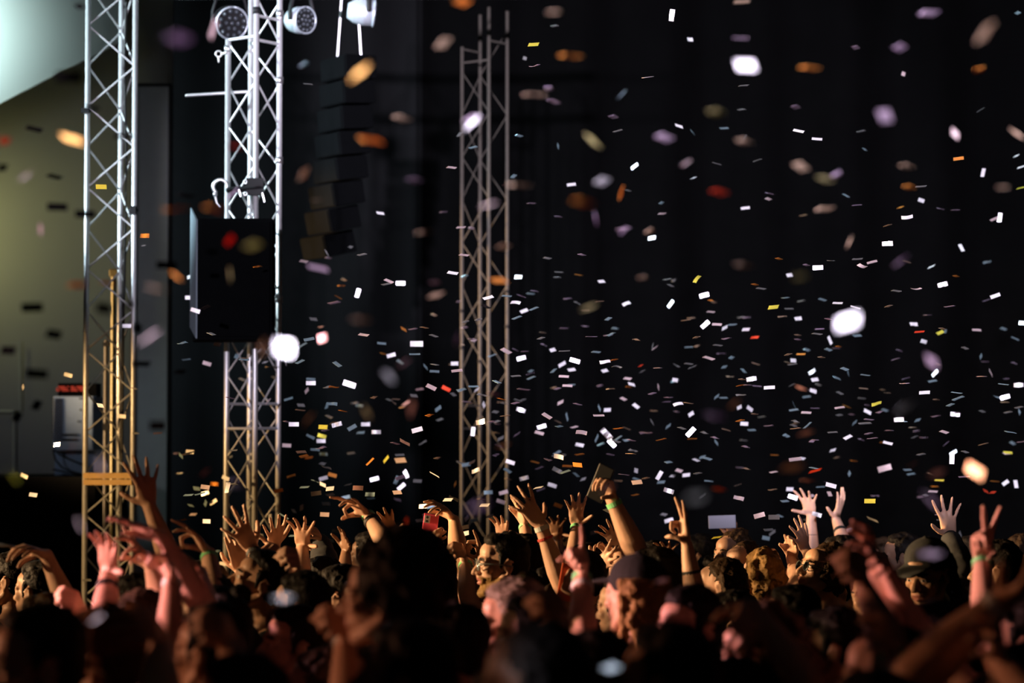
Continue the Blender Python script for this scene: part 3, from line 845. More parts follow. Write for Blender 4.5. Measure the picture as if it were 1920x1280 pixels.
def person(label, d, head=None, face=(-1, 0.25, 0.03), arms=(), hair='short', hcol='black', shirt='black', skin=0, sc=1.0,
           roll=0.0, beard=False, group=None, cap=None, glasses=False, sleeve=0.45, voxel=None, build_w=1.0, lean=(0, 0), hsc=1.0, twist=None, flex=False):
    idx = len(PEOPLE)
    rs = random.Random(100 + idx)
    fxy = Vector((face[0], face[1], 0)) if twist is None else Vector((twist[0], twist[1], 0))
    fxy.normalize()
    right = fxy.cross(UP).normalized()
    # resolve the arms given in photo pixels
    UA, FA = 0.285 * sc, 0.262 * sc
    sol = []
    for a in arms:
        dd = a.get('d', d)
        W = PX(*a['w'], dd); E0 = PX(*a['e'], dd)
        v = E0 - W; l = v.length
        sgn = a.get('fore', -1)
        if l >= FA * 0.72: E = W + v * (FA / l)
        else:
            E = W + v + Vector((0, sgn * math.sqrt(FA * FA - l * l), 0))
        # hand direction from the finger tip pixel, finished in depth by the hand length
        T0 = PX(*a['t'], dd); hv = T0 - W; hl = 0.186 * sc * a.get('hl', 1.0)
        if hv.length < hl * 0.93:
            hv = hv + Vector((0, a.get('ht', -1) * math.sqrt(hl * hl - hv.length ** 2), 0))
        sol.append(dict(a, W=W, E=E, hz=hv.normalized()))
    if head is not None:
        if flex:
            d = min((d + q for q in (0, .2, -.2, .4, -.4, .6, -.6, .9, -.9, 1.2, -1.2, 1.5)), key=lambda q: crowding(PX(*head, q).x, q) + abs(q - d) * .15 + covering(PX(*head, q), q, label))
        H = PX(*head, d)
        N = H - Vector((0, 0, 0.155 * sc)) - fxy * 0.02 * sc
        base = Vector((H.x - fxy.x * 0.03 + lean[0], H.y - fxy.y * 0.03 + lean[1], 0))
    else:
        a = sol[0]
        E = a['E']; sd = 1 if a['side'] == 'R' else -1
        Sz = a.get('sz', None)
        Sz = Sz if Sz else max(1.24 * sc, min(1.47 * sc, E.z - 0.25))
        dz = E.z - Sz
        bd0 = Vector(a['sdir']).normalized() if 'sdir' in a else (-fxy * 0.9 + right * (-sd) * 0.25).normalized()
        best = None
        for dzs in (0.0, 0.05, -0.05, -0.10, -0.15, 0.10, 0.2):
            sz = Sz + dzs
            if E.z - sz > UA * 1.22 and dzs < 0.05: continue
            dz = min(E.z - sz, UA)
            h = math.sqrt(max(0.0, UA * UA - dz * dz))
            for k in range(24):
                bd = rot(bd0, UP, k * 15)
                S_ = Vector((E.x, E.y, sz)) + Vector((bd.x, bd.y, 0)) * h
                for tw in ((0,) if twist is None and head is None and 'sdir' in a else (0, -20, 20, -40, 40, -70, 70, -110, 110)):
                    f2 = rot(fxy, UP, tw); r2 = f2.cross(UP)
                    bx = S_ - r2 * (sd * 0.175 * sc)
                    ang = min(k * 15, 360 - k * 15)
                    cost = crowding(bx.x, bx.y) + covering(Vector((bx.x, bx.y, sz + .215 * sc)) + f2 * .03, d, label) + (ang / 180) * 0.35 + abs(dzs) * 1.5 + abs(tw) / 40 * .1
                    if best is None or cost < best[0]: best = (cost, S_, f2, r2)
        S, fxy, right = best[1], best[2], best[3]
        Sz = S.z
        base = S - right * (sd * 0.175 * sc) ; base.z = 0
        H = Vector((base.x, base.y, S.z + 0.215 * sc)) + fxy * 0.03
        N = H - Vector((0, 0, 0.155 * sc)) - fxy * 0.02
    SPOT_XY.append((base.x, base.y))
    shz = N.z - 0.045 * sc                      # shoulder line height
    hipz = shz - 0.50 * sc
    root = empty('person', (base.x, base.y, 0))
    tag(root, label, 'person', group)
    vx = voxel or (0.0058 if d < 12 else 0.0064)
    mb = MB()
    fr = head_frame(face, None, roll)
    hs = sc * hsc
    HL, HR = add_head(mb, H, fr, hs, beard)
    # neck and torso
    nk = H + (-fr[1] * 0.022 - fr[2] * 0.06) * hs
    T0 = Vector((base.x, base.y, 0))
    def B(zz, q=0.0): return Vector((T0.x + (N.x - T0.x) * q, T0.y + (N.y - T0.y) * q, zz))
    mb.tube([nk, nk.lerp(N, .5), N, N - Vector((0, 0, .05))], [0.056 * hs, 0.052 * hs, 0.058 * hs, 0.075 * hs], ref=right, n=14)
    bw = build_w * sc
    tor = [(hipz - 0.06, .150, .100), (hipz, .165, .112), (hipz + .12 * sc, .140, .098), (hipz + .26 * sc, .152, .108), (hipz + .38 * sc, .168, .112), (shz - .02, .160, .085), (shz + .03, .095, .062)]
    mb.tube([B(z, max(0, (z - hipz) / .55)) for z, _, _ in tor], [(ra * bw, rb * bw) for _, ra, rb in tor], ref=right, n=18)
    # legs to the ground
    for sd in (-1, 1):
        hp = B(hipz - .04) + right * (sd * .085 * sc)
        ft = Vector((hp.x + right.x * sd * .03, hp.y + right.y * sd * .03, 0.05))
        kn = hp.lerp(ft, .52) + fxy * 0.02
        mb.tube([hp, hp.lerp(kn, .5), kn, kn.lerp(ft, .35) - fxy * .015, ft - fxy * .01], [.083 * sc, .072 * sc, .054 * sc, .055 * sc, .04 * sc], ref=right, n=12)
        mb.tube([ft + Vector((0, 0, -.012)) - fxy * .05, ft + Vector((0, 0, -.014)) + fxy * .09, ft + Vector((0, 0, -.02)) + fxy * .17], [(.036, .036), (.042, .034), (.034, .024)], ref=right, n=10)
    used = set()
    shirt_arm = []
    bands = []
    for a in sol:
        sd = 1 if a['side'] == 'R' else -1
        used.add(sd)
        W, E = a['W'], a['E']
        S = B(shz - 0.005, 1) + right * (sd * 0.172 * sc) + Vector((0, 0, .03 * sc if E.z > shz else 0))
        if head is not None and 'w' in a:
            dist = (E - S).length
        thick = a.get('th', 1.0) * sc
        fv = (W - E).normalized()
        mb.tube([E - fv * .005, E + fv * .06 * sc, E + fv * .13 * sc, E + fv * .20 * sc, W],
                [.0425 * thick, .046 * thick, .0395 * thick, .031 * thick, (.0275 * thick, .0235 * thick)], ref=right, n=14)
        mb.tube([B(shz - .05, 1) + right * (sd * .06), S.lerp(B(shz - .02, 1), .35), S], [.07 * sc, .064 * sc, .058 * sc], ref=fxy, n=12)
        mb.tube([S, S.lerp(E, .35), S.lerp(E, .7), E], [.060 * thick, .053 * thick, .046 * thick, .0425 * thick], ref=right, n=14)
        hd = add_hand(mb, W, a['hz'], Vector(DIRS[a['n']] if isinstance(a['n'], str) else a['n']), a['side'], a['p'], sc)
        shirt_arm.append((S, E, thick))
        if 'band' in a: bands.append((a, W, E, fv, thick))
        a['hd'] = hd
    for sd in (-1, 1):
        if sd in used: continue
        S = B(shz - 0.01, 1) + right * (sd * 0.170 * sc)
        E = S + Vector((0, 0, -.26 * sc)) + right * (sd * .03) - fxy * .03
        W = E + Vector((0, 0, -.06)) + fxy * 0.21 * sc - right * (sd * .06)
        mb.tube([B(shz - .05, 1) + right * (sd * .06), S.lerp(B(shz - .02, 1), .35), S], [.07 * sc, .064 * sc, .056 * sc], ref=fxy, n=12)
        mb.tube([S, S.lerp(E, .5), E], [.056 * sc, .047 * sc, .041 * sc], ref=right, n=12)
        mb.tube([E, E.lerp(W, .3), W], [.041 * sc, .042 * sc, .027 * sc], ref=right, n=12)
        add_hand(mb, W, (W - E), -right * sd, 'R' if sd > 0 else 'L', 'relaxed', sc)
        shirt_arm.append((S, E, sc))
    body = fuse(mb, 'body', SKIN[skin], root, vx, iters=3, ratio=0.42)
    body['_hf'] = 1
    PEOPLE.append(dict(root=root, body=body, H=H.copy(), fr=fr, hs=hs, hcol=hcol, beard=beard, base=base, label=label))
    # shirt
    mb = MB(); g = 0.014
    mb.tube([B(z, max(0, (z - hipz) / .55)) for z, _, _ in tor[:-1]] + [B(shz + .012, 1)], [(ra * bw + g, rb * bw + g) for _, ra, rb in tor[:-1]] + [(.10 * bw, .07 * bw)], ref=right, n=18)
    for S, E, th in shirt_arm:
        q = S.lerp(E, sleeve)
        mb.tube([B(shz - .05, 1).lerp(S, .3), S, q], [.074 * sc, .062 * th + g, .051 * th + g * 1.1], ref=right, n=14, flat=True)
        if sleeve >= 1.0:
            W = [a['W'] for a in sol if (a['E'] - E).length < 1e-4]
            if W: mb.tube([q, q.lerp(W[0], .5), q.lerp(W[0], .9)], [.055 * th + g, .046 * th + g, .034 * th + g], ref=right, n=14)
    sm = fuse(mb, 'shirt', CLOTH[shirt], root, 0.014, iters=2, ratio=0.6, noise=(0.006, 14.0, idx))
    # trousers and shoes
    mb = MB()
    mb.tube([B(hipz - .08), B(hipz + .02)], [(.165 * bw, .118 * bw), (.172 * bw, .122 * bw)], ref=right, n=16)
    for sd in (-1, 1):
        hp = B(hipz - .04) + right * (sd * .085 * sc)
        ft = Vector((hp.x + right.x * sd * .03, hp.y + right.y * sd * .03, 0.07))
        mb.tube([hp, hp.lerp(ft, .5) + fxy * .02, ft], [.098 * sc, .074 * sc, .06 * sc], ref=right, n=12)
    fuse(mb, 'trousers', CLOTH['navy'], root, 0.022, iters=1, ratio=0.5)
    # hair, cap
    if hair:
        mb = MB(); add_hair(mb, hair, H, fr, hs, idx)
        fuse(mb, 'hair', HAIR[hcol], root, 0.0075, iters=1, ratio=0.6, noise=(0.008 if hair not in ('crop', 'short', 'bun') else 0.004, 75.0, idx))
    r, f, u = fr
    def L(a_, b_, c_): return H + (r * a_ + f * b_ + u * c_) * hs
    Rh = Matrix((r, f, u)).transposed()
    if cap:
        mb = MB()
        mb.ball(L(0, -.02, .062), (.089 * hs, .104 * hs, .080 * hs), Rh, n=20, m=12)
        mb.tube([L(0, .06, .05), L(0, .12, .046), L(0, .165, .036)], [(.070 * hs, .010 * hs), (.066 * hs, .009 * hs), (.04 * hs, .008 * hs)], ref=r, n=14)
        mb.ball(L(0, -.02, .142), .009 * hs, n=10, m=6)
        fuse(mb, 'cap', CLOTH[cap], root, 0.006, iters=2, ratio=0.6)
    if glasses:
        mb = MB()
        for sx in (-1, 1):
            mb.ring(L(sx * .033, .100, -.004), f, .021 * hs, .0028 * hs, n=18)
            mb.tube([L(sx * .054, .098, .002), L(sx * .074, .080, .003), L(sx * .086, .02, .002), L(sx * .084, -.03, -.005)], [.0028 * hs] * 4, ref=u, n=6)
        mb.tube([L(-.012, .102, .0), L(.012, .102, .0)], [.0026 * hs] * 2, n=6)
        g_ = sub(mb, 'glasses', M['glass_frame'] if glasses is True else M['glass_temple'], root, smooth=True)
        for sx in (-1, 1):
            mb = MB(); mb.tube([L(sx * .033, .0995, -.004), L(sx * .033, .1005, -.004)], [.0205 * hs] * 2, ref=u, n=18, flat=True)
            sub(mb, 'lens', M['clear_glass'], g_)
    for a, W, E, fv, th in bands:
        off = a.get('bo', 0.02)
        for kx, bk in enumerate(a['band'].split('+')):
            c = W - fv * ((off + 0.045 * kx) * sc)
            q = min(1, (off + 0.045 * kx) / .07)
            rr = (.0285 + .006 * q) * th + .002
            mb = MB(); w2 = 0.010 if bk not in ('red', 'glow') else 0.005
            n_ = 20
            aa = right - fv * right.dot(fv)
            aa = aa.normalized() if aa.length > .05 else (fxy - fv * fxy.dot(fv)).normalized()
            bb = fv.cross(aa)
            rb_ = rr * (.90 if q < .6 else 1.0)
            V = []; Fc = []
            for k in range(n_):
                an = 2 * math.pi * k / n_
                o_ = aa * math.cos(an) * rr + bb * math.sin(an) * rb_
                i_ = o_ * 0.93
                V += [c + o_ - fv * w2, c + o_ + fv * w2, c + i_ + fv * w2, c + i_ - fv * w2]
            for k in range(n_):
                x = k * 4; y = ((k + 1) % n_) * 4
                Fc += [(x, y, y + 1, x + 1), (x + 1, y + 1, y + 2, x + 2), (x + 2, y + 2, y + 3, x + 3), (x + 3, y + 3, y, x)]
            mb.add(V, Fc)
            wb = sub(mb, 'wristband' if bk not in ('red',) else 'bracelet', BAND[bk], root, smooth=False)
            if a.get('ink'):
                mb = MB()
                to = (Vector((0, -1, 0)) - fv * -fv.y).normalized(); sdv = fv.cross(to)
                for k_, (x_, h_) in enumerate(((-.009, .006), (-.004, .010), (.001, .007), (.005, .010), (.009, .004))):
                    mb.box(c + to * (rr * .985) + sdv * x_, (.003, .004, h_))
                sub(mb, 'print', M['ink'], wb)
    return dict(root=root, arms=sol, H=H, fr=fr)

def bake_people():
    bpy.context.view_layer.update()
    dg = bpy.context.evaluated_depsgraph_get()
    new = []
    for o, nz in TEMP:
        ev = o.evaluated_get(dg)
        me = bpy.data.meshes.new_from_object(ev, depsgraph=dg)
        new.append((o, me, nz))
    for o, me, nz in new:
        old = o.data
        mat = old.materials[0]
        o.modifiers.clear()
        me.name = old.name
        o.data = me
        bpy.data.meshes.remove(old)
        n = len(me.vertices)
        if n == 0: continue
        co = np.empty(n * 3, np.float32); me.vertices.foreach_get('co', co); co = co.reshape(-1, 3)
        if nz:
            amp, fq, seed = nz
            nr = np.empty(n * 3, np.float32); me.vertices.foreach_get('normal', nr); nr = nr.reshape(-1, 3)
            dv = np.array(vnoise(co, amp, fq, seed), np.float32)
            co = co + nr * dv[:, None]
            me.vertices.foreach_set('co', co.ravel())
        if not me.materials: me.materials.append(mat)
        me.polygons.foreach_set('use_smooth', np.ones(len(me.polygons), bool))
        me.update()
    # eyes, lips, brows, beard get their own colour on the one body surface
    for P in PEOPLE:
        o = P['body']; me = o.data
        for k in (M['eye'], M['iris'], M['lip'], HAIR[P['hcol']], HAIR[P['beard'] if isinstance(P['beard'], str) else P['hcol']]): me.materials.append(k)
        n = len(me.polygons)
        if n == 0: continue
        c = np.empty(n * 3, np.float32); me.polygons.foreach_get('center', c); c = c.reshape(-1, 3)
        wl = world_loc(o); r, f, u = P['fr']; s = P['hs']
        q = c + np.array(wl) - np.array(P['H'])
        X = q @ np.array(r) / s; Y = q @ np.array(f) / s; Z = q @ np.array(u) / s
        idx = np.zeros(n, np.int32)
        ax = np.abs(X)
        near = (ax < .1) & (Y > -.05) & (np.abs(Z) < .16)
        eye = near & (((ax - .032) / .0115) ** 2 + ((Z + .0025) / .0058) ** 2 < 1) & (Y > .06)
        iris = eye & ((ax - .032) ** 2 + (Z + .0025) ** 2 < .0055 ** 2)
        lip = near & (Y > .074) & (ax < .026) & (Z < -.0555) & (Z > -.084) & (((Z + .068) / .0155) ** 2 + (X / .027) ** 2 < 1)
        brow = near & (Y > .062) & (ax > .012) & (ax < .05) & (np.abs(Z - (.0235 - .25 * np.abs(ax - .030))) < .0042)
        idx[lip] = 3; idx[brow] = 4; idx[eye] = 1; idx[iris] = 2
        if P['beard']:
            bd = near & (((Z < -.052) & (Y > -.03) & (Z > -.15) & (np.hypot(X, Y - .02) > .045)) & ~lip)
            bd &= ~((Y > .02) & (ax < .06) & (Z > -.05))
            idx[bd] = 5
        me.polygons.foreach_set('material_index', idx)
    TEMP.clear()

def phone(label, cpx, d, ang, w=0.072, h=0.150, mat='phone_black', tilt=(0, 0), lens_cover=True, back=True):
    """a phone standing at pixel cpx, ang degrees clockwise from upright, its back toward the camera"""
    c = PX(*cpx, d)
    root = empty('phone', c)
    tag(root, label, 'phone')
    R = Matrix.Rotation(math.radians(tilt[1]), 3, 'Z') @ Matrix.Rotation(math.radians(ang), 3, 'Y') @ Matrix.Rotation(math.radians(tilt[0]), 3, 'X')
    mb = MB(); mb.box(c, (w, 0.009, h), R); sub(mb, 'case', M[mat], root, bevel=0.004)
    mb = MB(); mb.box(c + R @ Vector((0, 0.005, 0)), (w * .92, 0.002, h * .95), R); sub(mb, 'screen', M['phone_black'] if mat != 'phone_screen' else M['phone_screen'], root)
    if back:
        mb = MB(); mb.box(c + R @ Vector((-w * .25, -0.006, h * .32)), (w * .38, 0.004, h * .24), R); isl = sub(mb, 'camera_island', M['phone_edge'] if mat == 'phone_pink' else M['phone_black'], root, bevel=0.0015)
        for k in (-1, 1):
            q = c + R @ Vector((-w * .25, -0.0082, h * .32 + k * h * .06))
            mb = MB(); mb.tube([q, q + R @ Vector((0, -.002, 0))], [w * .085] * 2, ref=(0, 0, 1), n=14, flat=True); sub(mb, 'lens', M['lens'], isl)
    return root

# ------------------------------------------------------------------ the crowd
def A(side, w, e, t, n, p, **k):
    return dict(side=side, w=w, e=e, t=t, n=n, p=p, **k)
CROWD = 'concert crowd'
def Pn(label, d, **k):
    k.setdefault('group', CROWD)
    h = {}
    QUEUE.append((label, d, k, h))
    return h
QUEUE = []
LA = (-1, 0.3, 0.04)

# left of the second truss
h1 = Pn('person at the far left pinching a pale slim object, arm stretched out to the left', 9.0, arms=[A('L', (86, 1040), (138, 1160), (34, 1010), (-.1, .25, -1), 'pinch', bo=.03)], hair='short', shirt='navy')
Pn('person with a loose fist in front of the outstretched arm at far left', 8.0, arms=[A('L', (153, 1150), (185, 1235), (138, 1097), (-1, .5, 0), 'loosefist')], hair='short', hcol='brown', shirt='rust')
Pn('person with open pink lit hand and dark band in front of the leftmost truss', 7.5, arms=[A('R', (205, 1068), (214, 1170), (211, 990), (-.45, -1, 0), 'open', band='black', bo=.085)], hair='short', shirt='black')
Pn('person with spread fingers reaching up beside the timber cross boards', 8.9, arms=[A('R', (280, 948), (318, 1045), (264, 860), (-.35, 1, 0), 'spread')], hair='short', shirt='black', skin=1)
Pn('person pointing a flat hand up and left across the leftmost truss foot', 7.4, arms=[A('L', (303, 1006), (378, 1130), (227, 962), (-.25, -.2, -1), 'flat')], hair='short', shirt='maroon')
Pn('person with bent fingers half raised just right of the leftmost truss foot', 8.2, arms=[A('L', (284, 1066), (326, 1150), (248, 988), (-.8, -.6, .1), 'point2')], hair='bun', shirt='grey')
Pn('person with drooping curled fingers and a green wristband left of the bright arm', 8.7, arms=[A('L', (299, 1125), (322, 1205), (240, 1076), (-.2, -.2, -1), 'claw', band='green', bo=.03)], hair='short', hcol='brown')
Pn('person with the brightest pink white forearm and a white wristband', 6.9, arms=[A('L', (322, 1088), (338, 1210), (322, 1004), (-1, -.5, 0), 'three', band='white', bo=.02)], hair='short', shirt='black')
Pn('person with a low relaxed hand between the bright arm and the green banded wrist', 8.1, arms=[A('L', (374, 1072), (404, 1140), (342, 1020), (-.6, -.3, -.5), 'relaxed')], hair='long', hcol='brown', shirt='maroon')
Pn('person with beckoning bent fingers and green wristband left of the second truss', 8.9, arms=[A('L', (391, 1036), (416, 1115), (340, 964), (-.8, -.2, -.7), 'three', band='green', bo=.03)], hair='short')
Pn('person in profile with head tipped back and mouth open below the second truss', 9.2, head=(484, 1094), face=(-1, -.22, .42), hair='short', shirt='black', skin=1, voxel=.0045)

# around the second truss
Pn('person with widespread fingers and black band in front of the second truss', 9.6, arms=[A('L', (474, 1030), (512, 1095), (436, 958), (-.35, 1, -.2), 'spread', band='black', bo=.03)], hair='short', hcol='brown')
Pn('person making a finger and thumb gesture low in front of the second truss', 10.2, arms=[A('R', (453, 1070), (462, 1135), (441, 998), (-.5, 1, 0), 'point2')], hair='crop', skin=0)
Pn('person with golden lit open hand just right of the second truss', 10.9, arms=[A('L', (515, 1024), (528, 1080), (524, 970), (-.45, 1, 0), 'open')], hair='short')
Pn('person pointing one finger up and left below the golden open hand', 9.7, arms=[A('L', (530, 1046), (556, 1105), (494, 992), (-.5, -.4, -.6), 'point')], hair='short', shirt='grey')
Pn('person with palm and thumb spread toward the camera under a cluster of white confetti', 10.6, arms=[A('R', (567, 1024), (572, 1080), (570, 962), (-.25, -1, 0), 'spread')], hair='long', hcol='brown')
Pn('person with brown lit loose fist on upright forearm right of the tipped back head', 8.9, arms=[A('L', (556, 1064), (557, 1140), (564, 1020), (-1, -.3, -.1), 'loosefist', band='black', bo=.10)], hair='short')
Pn('person with a glowing orange band at the wrist right of the second truss', 10.9, arms=[A('R', (602, 1016), (618, 1062), (592, 980), (-.8, -.6, 0), 'relaxed', band='glow', bo=.0)], hair='short', shirt='grey', sleeve=1.0)
Pn('person with horned fingers, watch and green wristband between second and third truss', 10.1, arms=[A('L', (690, 966), (735, 1022), (638, 918), (-.4, -.3, -.7), 'three', band='green+black', bo=.01)], hair='short', skin=0)
Pn('person with three fingers up above the big dark head of hair', 12.2, arms=[A('R', (735, 1000), (752, 1050), (717, 950), (-.2, -1, 0), 'open')], hair='short', skin=1)
Pn('person with small dim hand raised left of the big dark head of hair', 12.7, arms=[A('L', (649, 1032), (650, 1085), (652, 994), (-.6, -.8, 0), 'open')], hair='short', skin=2)
Pn('person with huge dark bushy hair blocking the centre left of the view', 5.9, head=(724, 1122), face=(-1, .25, .06), hair='afro', shirt='rust', skin=0, hsc=1.0)
Pn('person with big blurred fist and pale wristband left of the bushy hair', 6.1, arms=[A('L', (646, 1196), (664, 1310), (650, 1122), (-1, -.2, 0), 'loosefist', band='white', bo=.03)], hair='short', shirt='black')
ph = Pn('person holding up a pink phone with ridged fingers across its back', 11.5, face=(-.25, -1, 0.05), arms=[A('R', (795, 1020), (778, 1080), (828, 1006), (.1, 1, .1), 'grip')], hair='long', hcol='brown', skin=0)
Pn('person with brown streaked hair below the pink phone', 9.6, head=(800, 1078), face=(-.7, .8, .0), hair='long', hcol='brown', shirt='black')
Pn('person with dim flat hand waving left of the third truss', 11.3, arms=[A('L', (851, 974), (862, 1032), (812, 926), (-.3, .2, -1), 'relaxed')], hair='short', skin=1)
Pn('person with pale narrow wrist and green wristband left of the man in glasses', 11.0, arms=[A('L', (872, 1052), (880, 1112), (863, 1004), (-1, -.4, 0), 'loosefist', band='green', bo=.035)], hair='bun')
Pn('person with one finger raised beside the forehead of the man in glasses', 11.0, arms=[A('R', (903, 1048), (914, 1108), (889, 982), (-1, -.2, 0), 'point')], hair='short', skin=1)
Pn('person with small warm hand raised behind the man in glasses', 12.4, arms=[A('R', (943, 1010), (948, 1058), (937, 962), (-.5, -1, 0), 'open')], hair='short')
Pn('person with tiny pale fingers showing right behind the head of the man in glasses', 13.2, arms=[A('R', (960, 1016), (963, 1058), (959, 978), (-.4, -1, 0), 'relaxed')], hair='short')
Pn('bearded person in glasses seen in left profile at the centre of the crowd', 9.8, head=(941, 1057), face=(-1, -.16, .02), hair='crop', hcol='black', beard='fair', glasses=2, shirt='black', skin=0, voxel=.0042)
Pn('person with greying rumpled hair in front of the man in glasses', 7.6, head=(962, 1164), face=(-1, .15, -.12), hair='short', hcol='grey', shirt='black', skin=1)

# centre right
Pn('person with largest spread hand, white wristband and red bracelet, right of the third truss', 10.2, arms=[A('L', (1014, 985), (1050, 1085), (966, 914), (-.35, 1, -.25), 'spread', band='white+red', bo=.012)], hair='short', skin=0)
Pn('person with slim hand and green band half hidden behind the largest spread hand', 11.7, arms=[A('L', (984, 984), (990, 1042), (969, 934), (-.9, -.4, -.3), 'flat', band='green', bo=.03)], hair='long', hcol='brown')
Pn('person with pale open palm facing the camera and a printed wristband', 12.3, arms=[A('R', (1080, 984), (1075, 1050), (1080, 922), (-.15, -1, 0), 'open', band='green', bo=.025, ink=True)], hair='short')
hp = Pn('person filming with a black phone held highest over the crowd, green wristband', 9.9, arms=[A('R', (1146, 932), (1196, 1040), (1122, 868), (-.55, -.75, .1), 'grip', band='green', bo=.03, th=1.12)], hair='short', shirt='black', skin=0)
Pn('person with both palms tilted up left of the arm holding the black phone', 12.0, arms=[A('R', (1160, 1026), (1170, 1085), (1130, 972), (-.4, -1, .1), 'spread'), A('L', (1150, 1046), (1160, 1100), (1124, 1002), (-.4, -1, .1), 'claw')], hair='short')
Pn('person with a hand tipped sideways, fingers spread to the right, beside the red phone', 11.4, arms=[A('L', (1116, 1064), (1100, 1125), (1162, 1028), (-.1, -1, .2), 'spread')], hair='short', skin=0)
hr = Pn('person holding an orange red phone at chest height in the centre', 9.7, face=(-.8, .6, 0), arms=[A('R', (1062, 1124), (1062, 1190), (1076, 1080), (.15, 1, .2), 'grip', sz=1.40)], hair='short', shirt='black')
Pn('person with blurred pointing finger and white and green wristbands before the red phone', 7.7, arms=[A('L', (1091, 1078), (1090, 1180), (1098, 992), (-1, -.3, 0), 'point', band='green+white', bo=.015)], hair='short', shirt='black')
Pn('person with dim dark hand spread behind the largest spread hand', 13.2, arms=[A('R', (1043, 1002), (1046, 1052), (1040, 960), (-.2, -1, 0), 'spread')], hair='short', skin=2)
Pn('person in dark cap with long golden curls seen from behind, right of centre', 7.9, head=(1188, 1118), face=(-.75, .75, .02), hair='longcurly', hcol='fair', cap='black', shirt='black')
Pn('person giving a peace sign with a dark wrist strap right of centre', 9.5, arms=[A('R', (1288, 1022), (1303, 1115), (1270, 935), (-.9, -.35, 0), 'peace', band='black', bo=.11)], hair='short', shirt='black', skin=0)
Pn('person with small splayed fingers left of the peace sign', 12.5, arms=[A('R', (1249, 1046), (1252, 1100), (1246, 1006), (-.2, -1, 0), 'spread')], hair='short', skin=1)
Pn('person with pink lit face and dark hair below the peace sign arm', 7.3, head=(1292, 1180), face=(-.85, -.55, 0), hair='short', beard=True, shirt='black', skin=0, voxel=.0045)
Pn('small distant person with curly hair and dim face right of the peace sign', 12.6, head=(1372, 1040), face=(-.8, -.6, .08), hair='curly', hcol='brown', skin=1)
Pn('small distant person in glasses with pale face below the curly head', 11.9, head=(1391, 1062), face=(-.8, -.7, .2), hair='long', hcol='brown', glasses=2)
Pn('person with golden lit curls left of the clasped hands', 11.0, head=(1426, 1084), face=(-.4, .9, 0), hair='curly', hcol='fair')
Pn('person with two golden hands clasped together right of the golden curls', 11.3, arms=[A('R', (1456, 1058), (1464, 1115), (1448, 1014), (-.9, -.5, 0), 'loosefist'), A('L', (1484, 1042), (1490, 1100), (1478, 1002), (-.5, -.9, 0), 'flat')], hair='short')
Pn('person with golden bent open hand in front of the tall pair of raised arms', 11.5, arms=[A('L', (1511, 1030), (1532, 1085), (1485, 978), (-.5, .9, -.2), 'open')], hair='short')
Pn('person with two thin pale arms raised highest on the right side', 13.5, face=(-.5, .85, 0), arms=[A('L', (1521, 964), (1521, 1035), (1505, 912), (-.4, -1, 0), 'spread', band='black', bo=.12, sz=1.5, sdir=(.1, .1, -1)), A('R', (1567, 972), (1580, 1032), (1580, 916), (-.8, .6, 0), 'open', band='black', bo=.10)], hair='short')
Pn('person in glasses with curly dark hair looking up to the left', 10.8, head=(1540, 1070), face=(-1, -.42, .34), hair='curly', hcol='brown', glasses=True, voxel=.0048, skin=1)
Pn('person with a blurred orange brown hand right of the thin pale arms', 6.7, arms=[A('L', (1640, 1050), (1652, 1150), (1618, 985), (-.8, .4, -.3), 'relaxed')], hair='short', skin=1, shirt='black')
Pn('person with a long blurred golden forearm slanting down to the right', 6.5, arms=[A('L', (1657, 1064), (1738, 1205), (1630, 1018), (-.7, -.5, -.3), 'relaxed', th=.85)], hair='short', shirt='black')
Pn('person with a blurred plum coloured forearm left of the long golden forearm', 5.9, arms=[A('L', (1616, 1090), (1643, 1200), (1604, 1030), (-1, .3, 0), 'loosefist')], hair='long', hcol='brown', shirt='maroon', skin=1)
Pn('person with spread hand and long grey sleeve behind the capped head at right', 11.0, arms=[A('L', (1781, 1006), (1788, 1068), (1772, 930), (.1, -1, 0), 'spread')], hair='short', shirt='grey', sleeve=1.0)
Pn('person in grey cap with long dark hair facing the camera at right', 9.5, head=(1738, 1076), face=(-.6, -.75, -.22), hair='long', hcol='black', cap='grey', shirt='grey', skin=1, voxel=.0048)
Pn('person with blurred peace sign and bright green wristband near the right edge', 7.4, arms=[A('R', (1840, 1046), (1828, 1160), (1834, 948), (.25, -1, 0), 'peace', band='green', bo=.025)], hair='short', shirt='black')
Pn('person with a big blurred brown arm reaching to the right edge', 5.3, arms=[A('R', (1888, 1118), (1742, 1245), (1950, 1070), (.2, -.4, 1), 'relaxed', band='white', bo=.04, th=1.25, sz=1.42)], hair='short', skin=1, shirt='maroon')
Pn('person with blurred plum arm and pale green wristband at the lower right', 5.5, arms=[A('L', (1668, 1222), (1690, 1320), (1650, 1150), (-1, -.2, 0), 'relaxed', band='green', bo=.04)], hair='short', shirt='black')
Pn('person with a blurred golden forearm and drooping hand at lower right of centre', 5.6, arms=[A('L', (1412, 1138), (1492, 1262), (1380, 1196), (-.6, .2, -.6), 'relaxed', th=.85)], hair='short', shirt='black')
Pn('person with golden rimmed curls under the drooping hand', 6.6, head=(1422, 1225), face=(-1, .4, -.1), hair='curly', hcol='brown', shirt='black')
Pn('person with a golden blurred arm in the bottom right corner', 5.2, arms=[A('L', (1868, 1232), (1908, 1320), (1852, 1160), (-1, .2, 0), 'relaxed')], hair='short', shirt='olive')
Pn('person with a blurred dull pink forearm at the bottom centre', 5.6, arms=[A('L', (1048, 1172), (1076, 1275), (1046, 1100), (-.9, .4, -.2), 'loosefist')], hair='short', shirt='rust', skin=1)
Pn('person with golden lit face, dark cropped hair and big ear at lower left', 8.0, head=(548, 1210), face=(-1, -.36, .12), hair='short', shirt='black', skin=1, voxel=.0045)
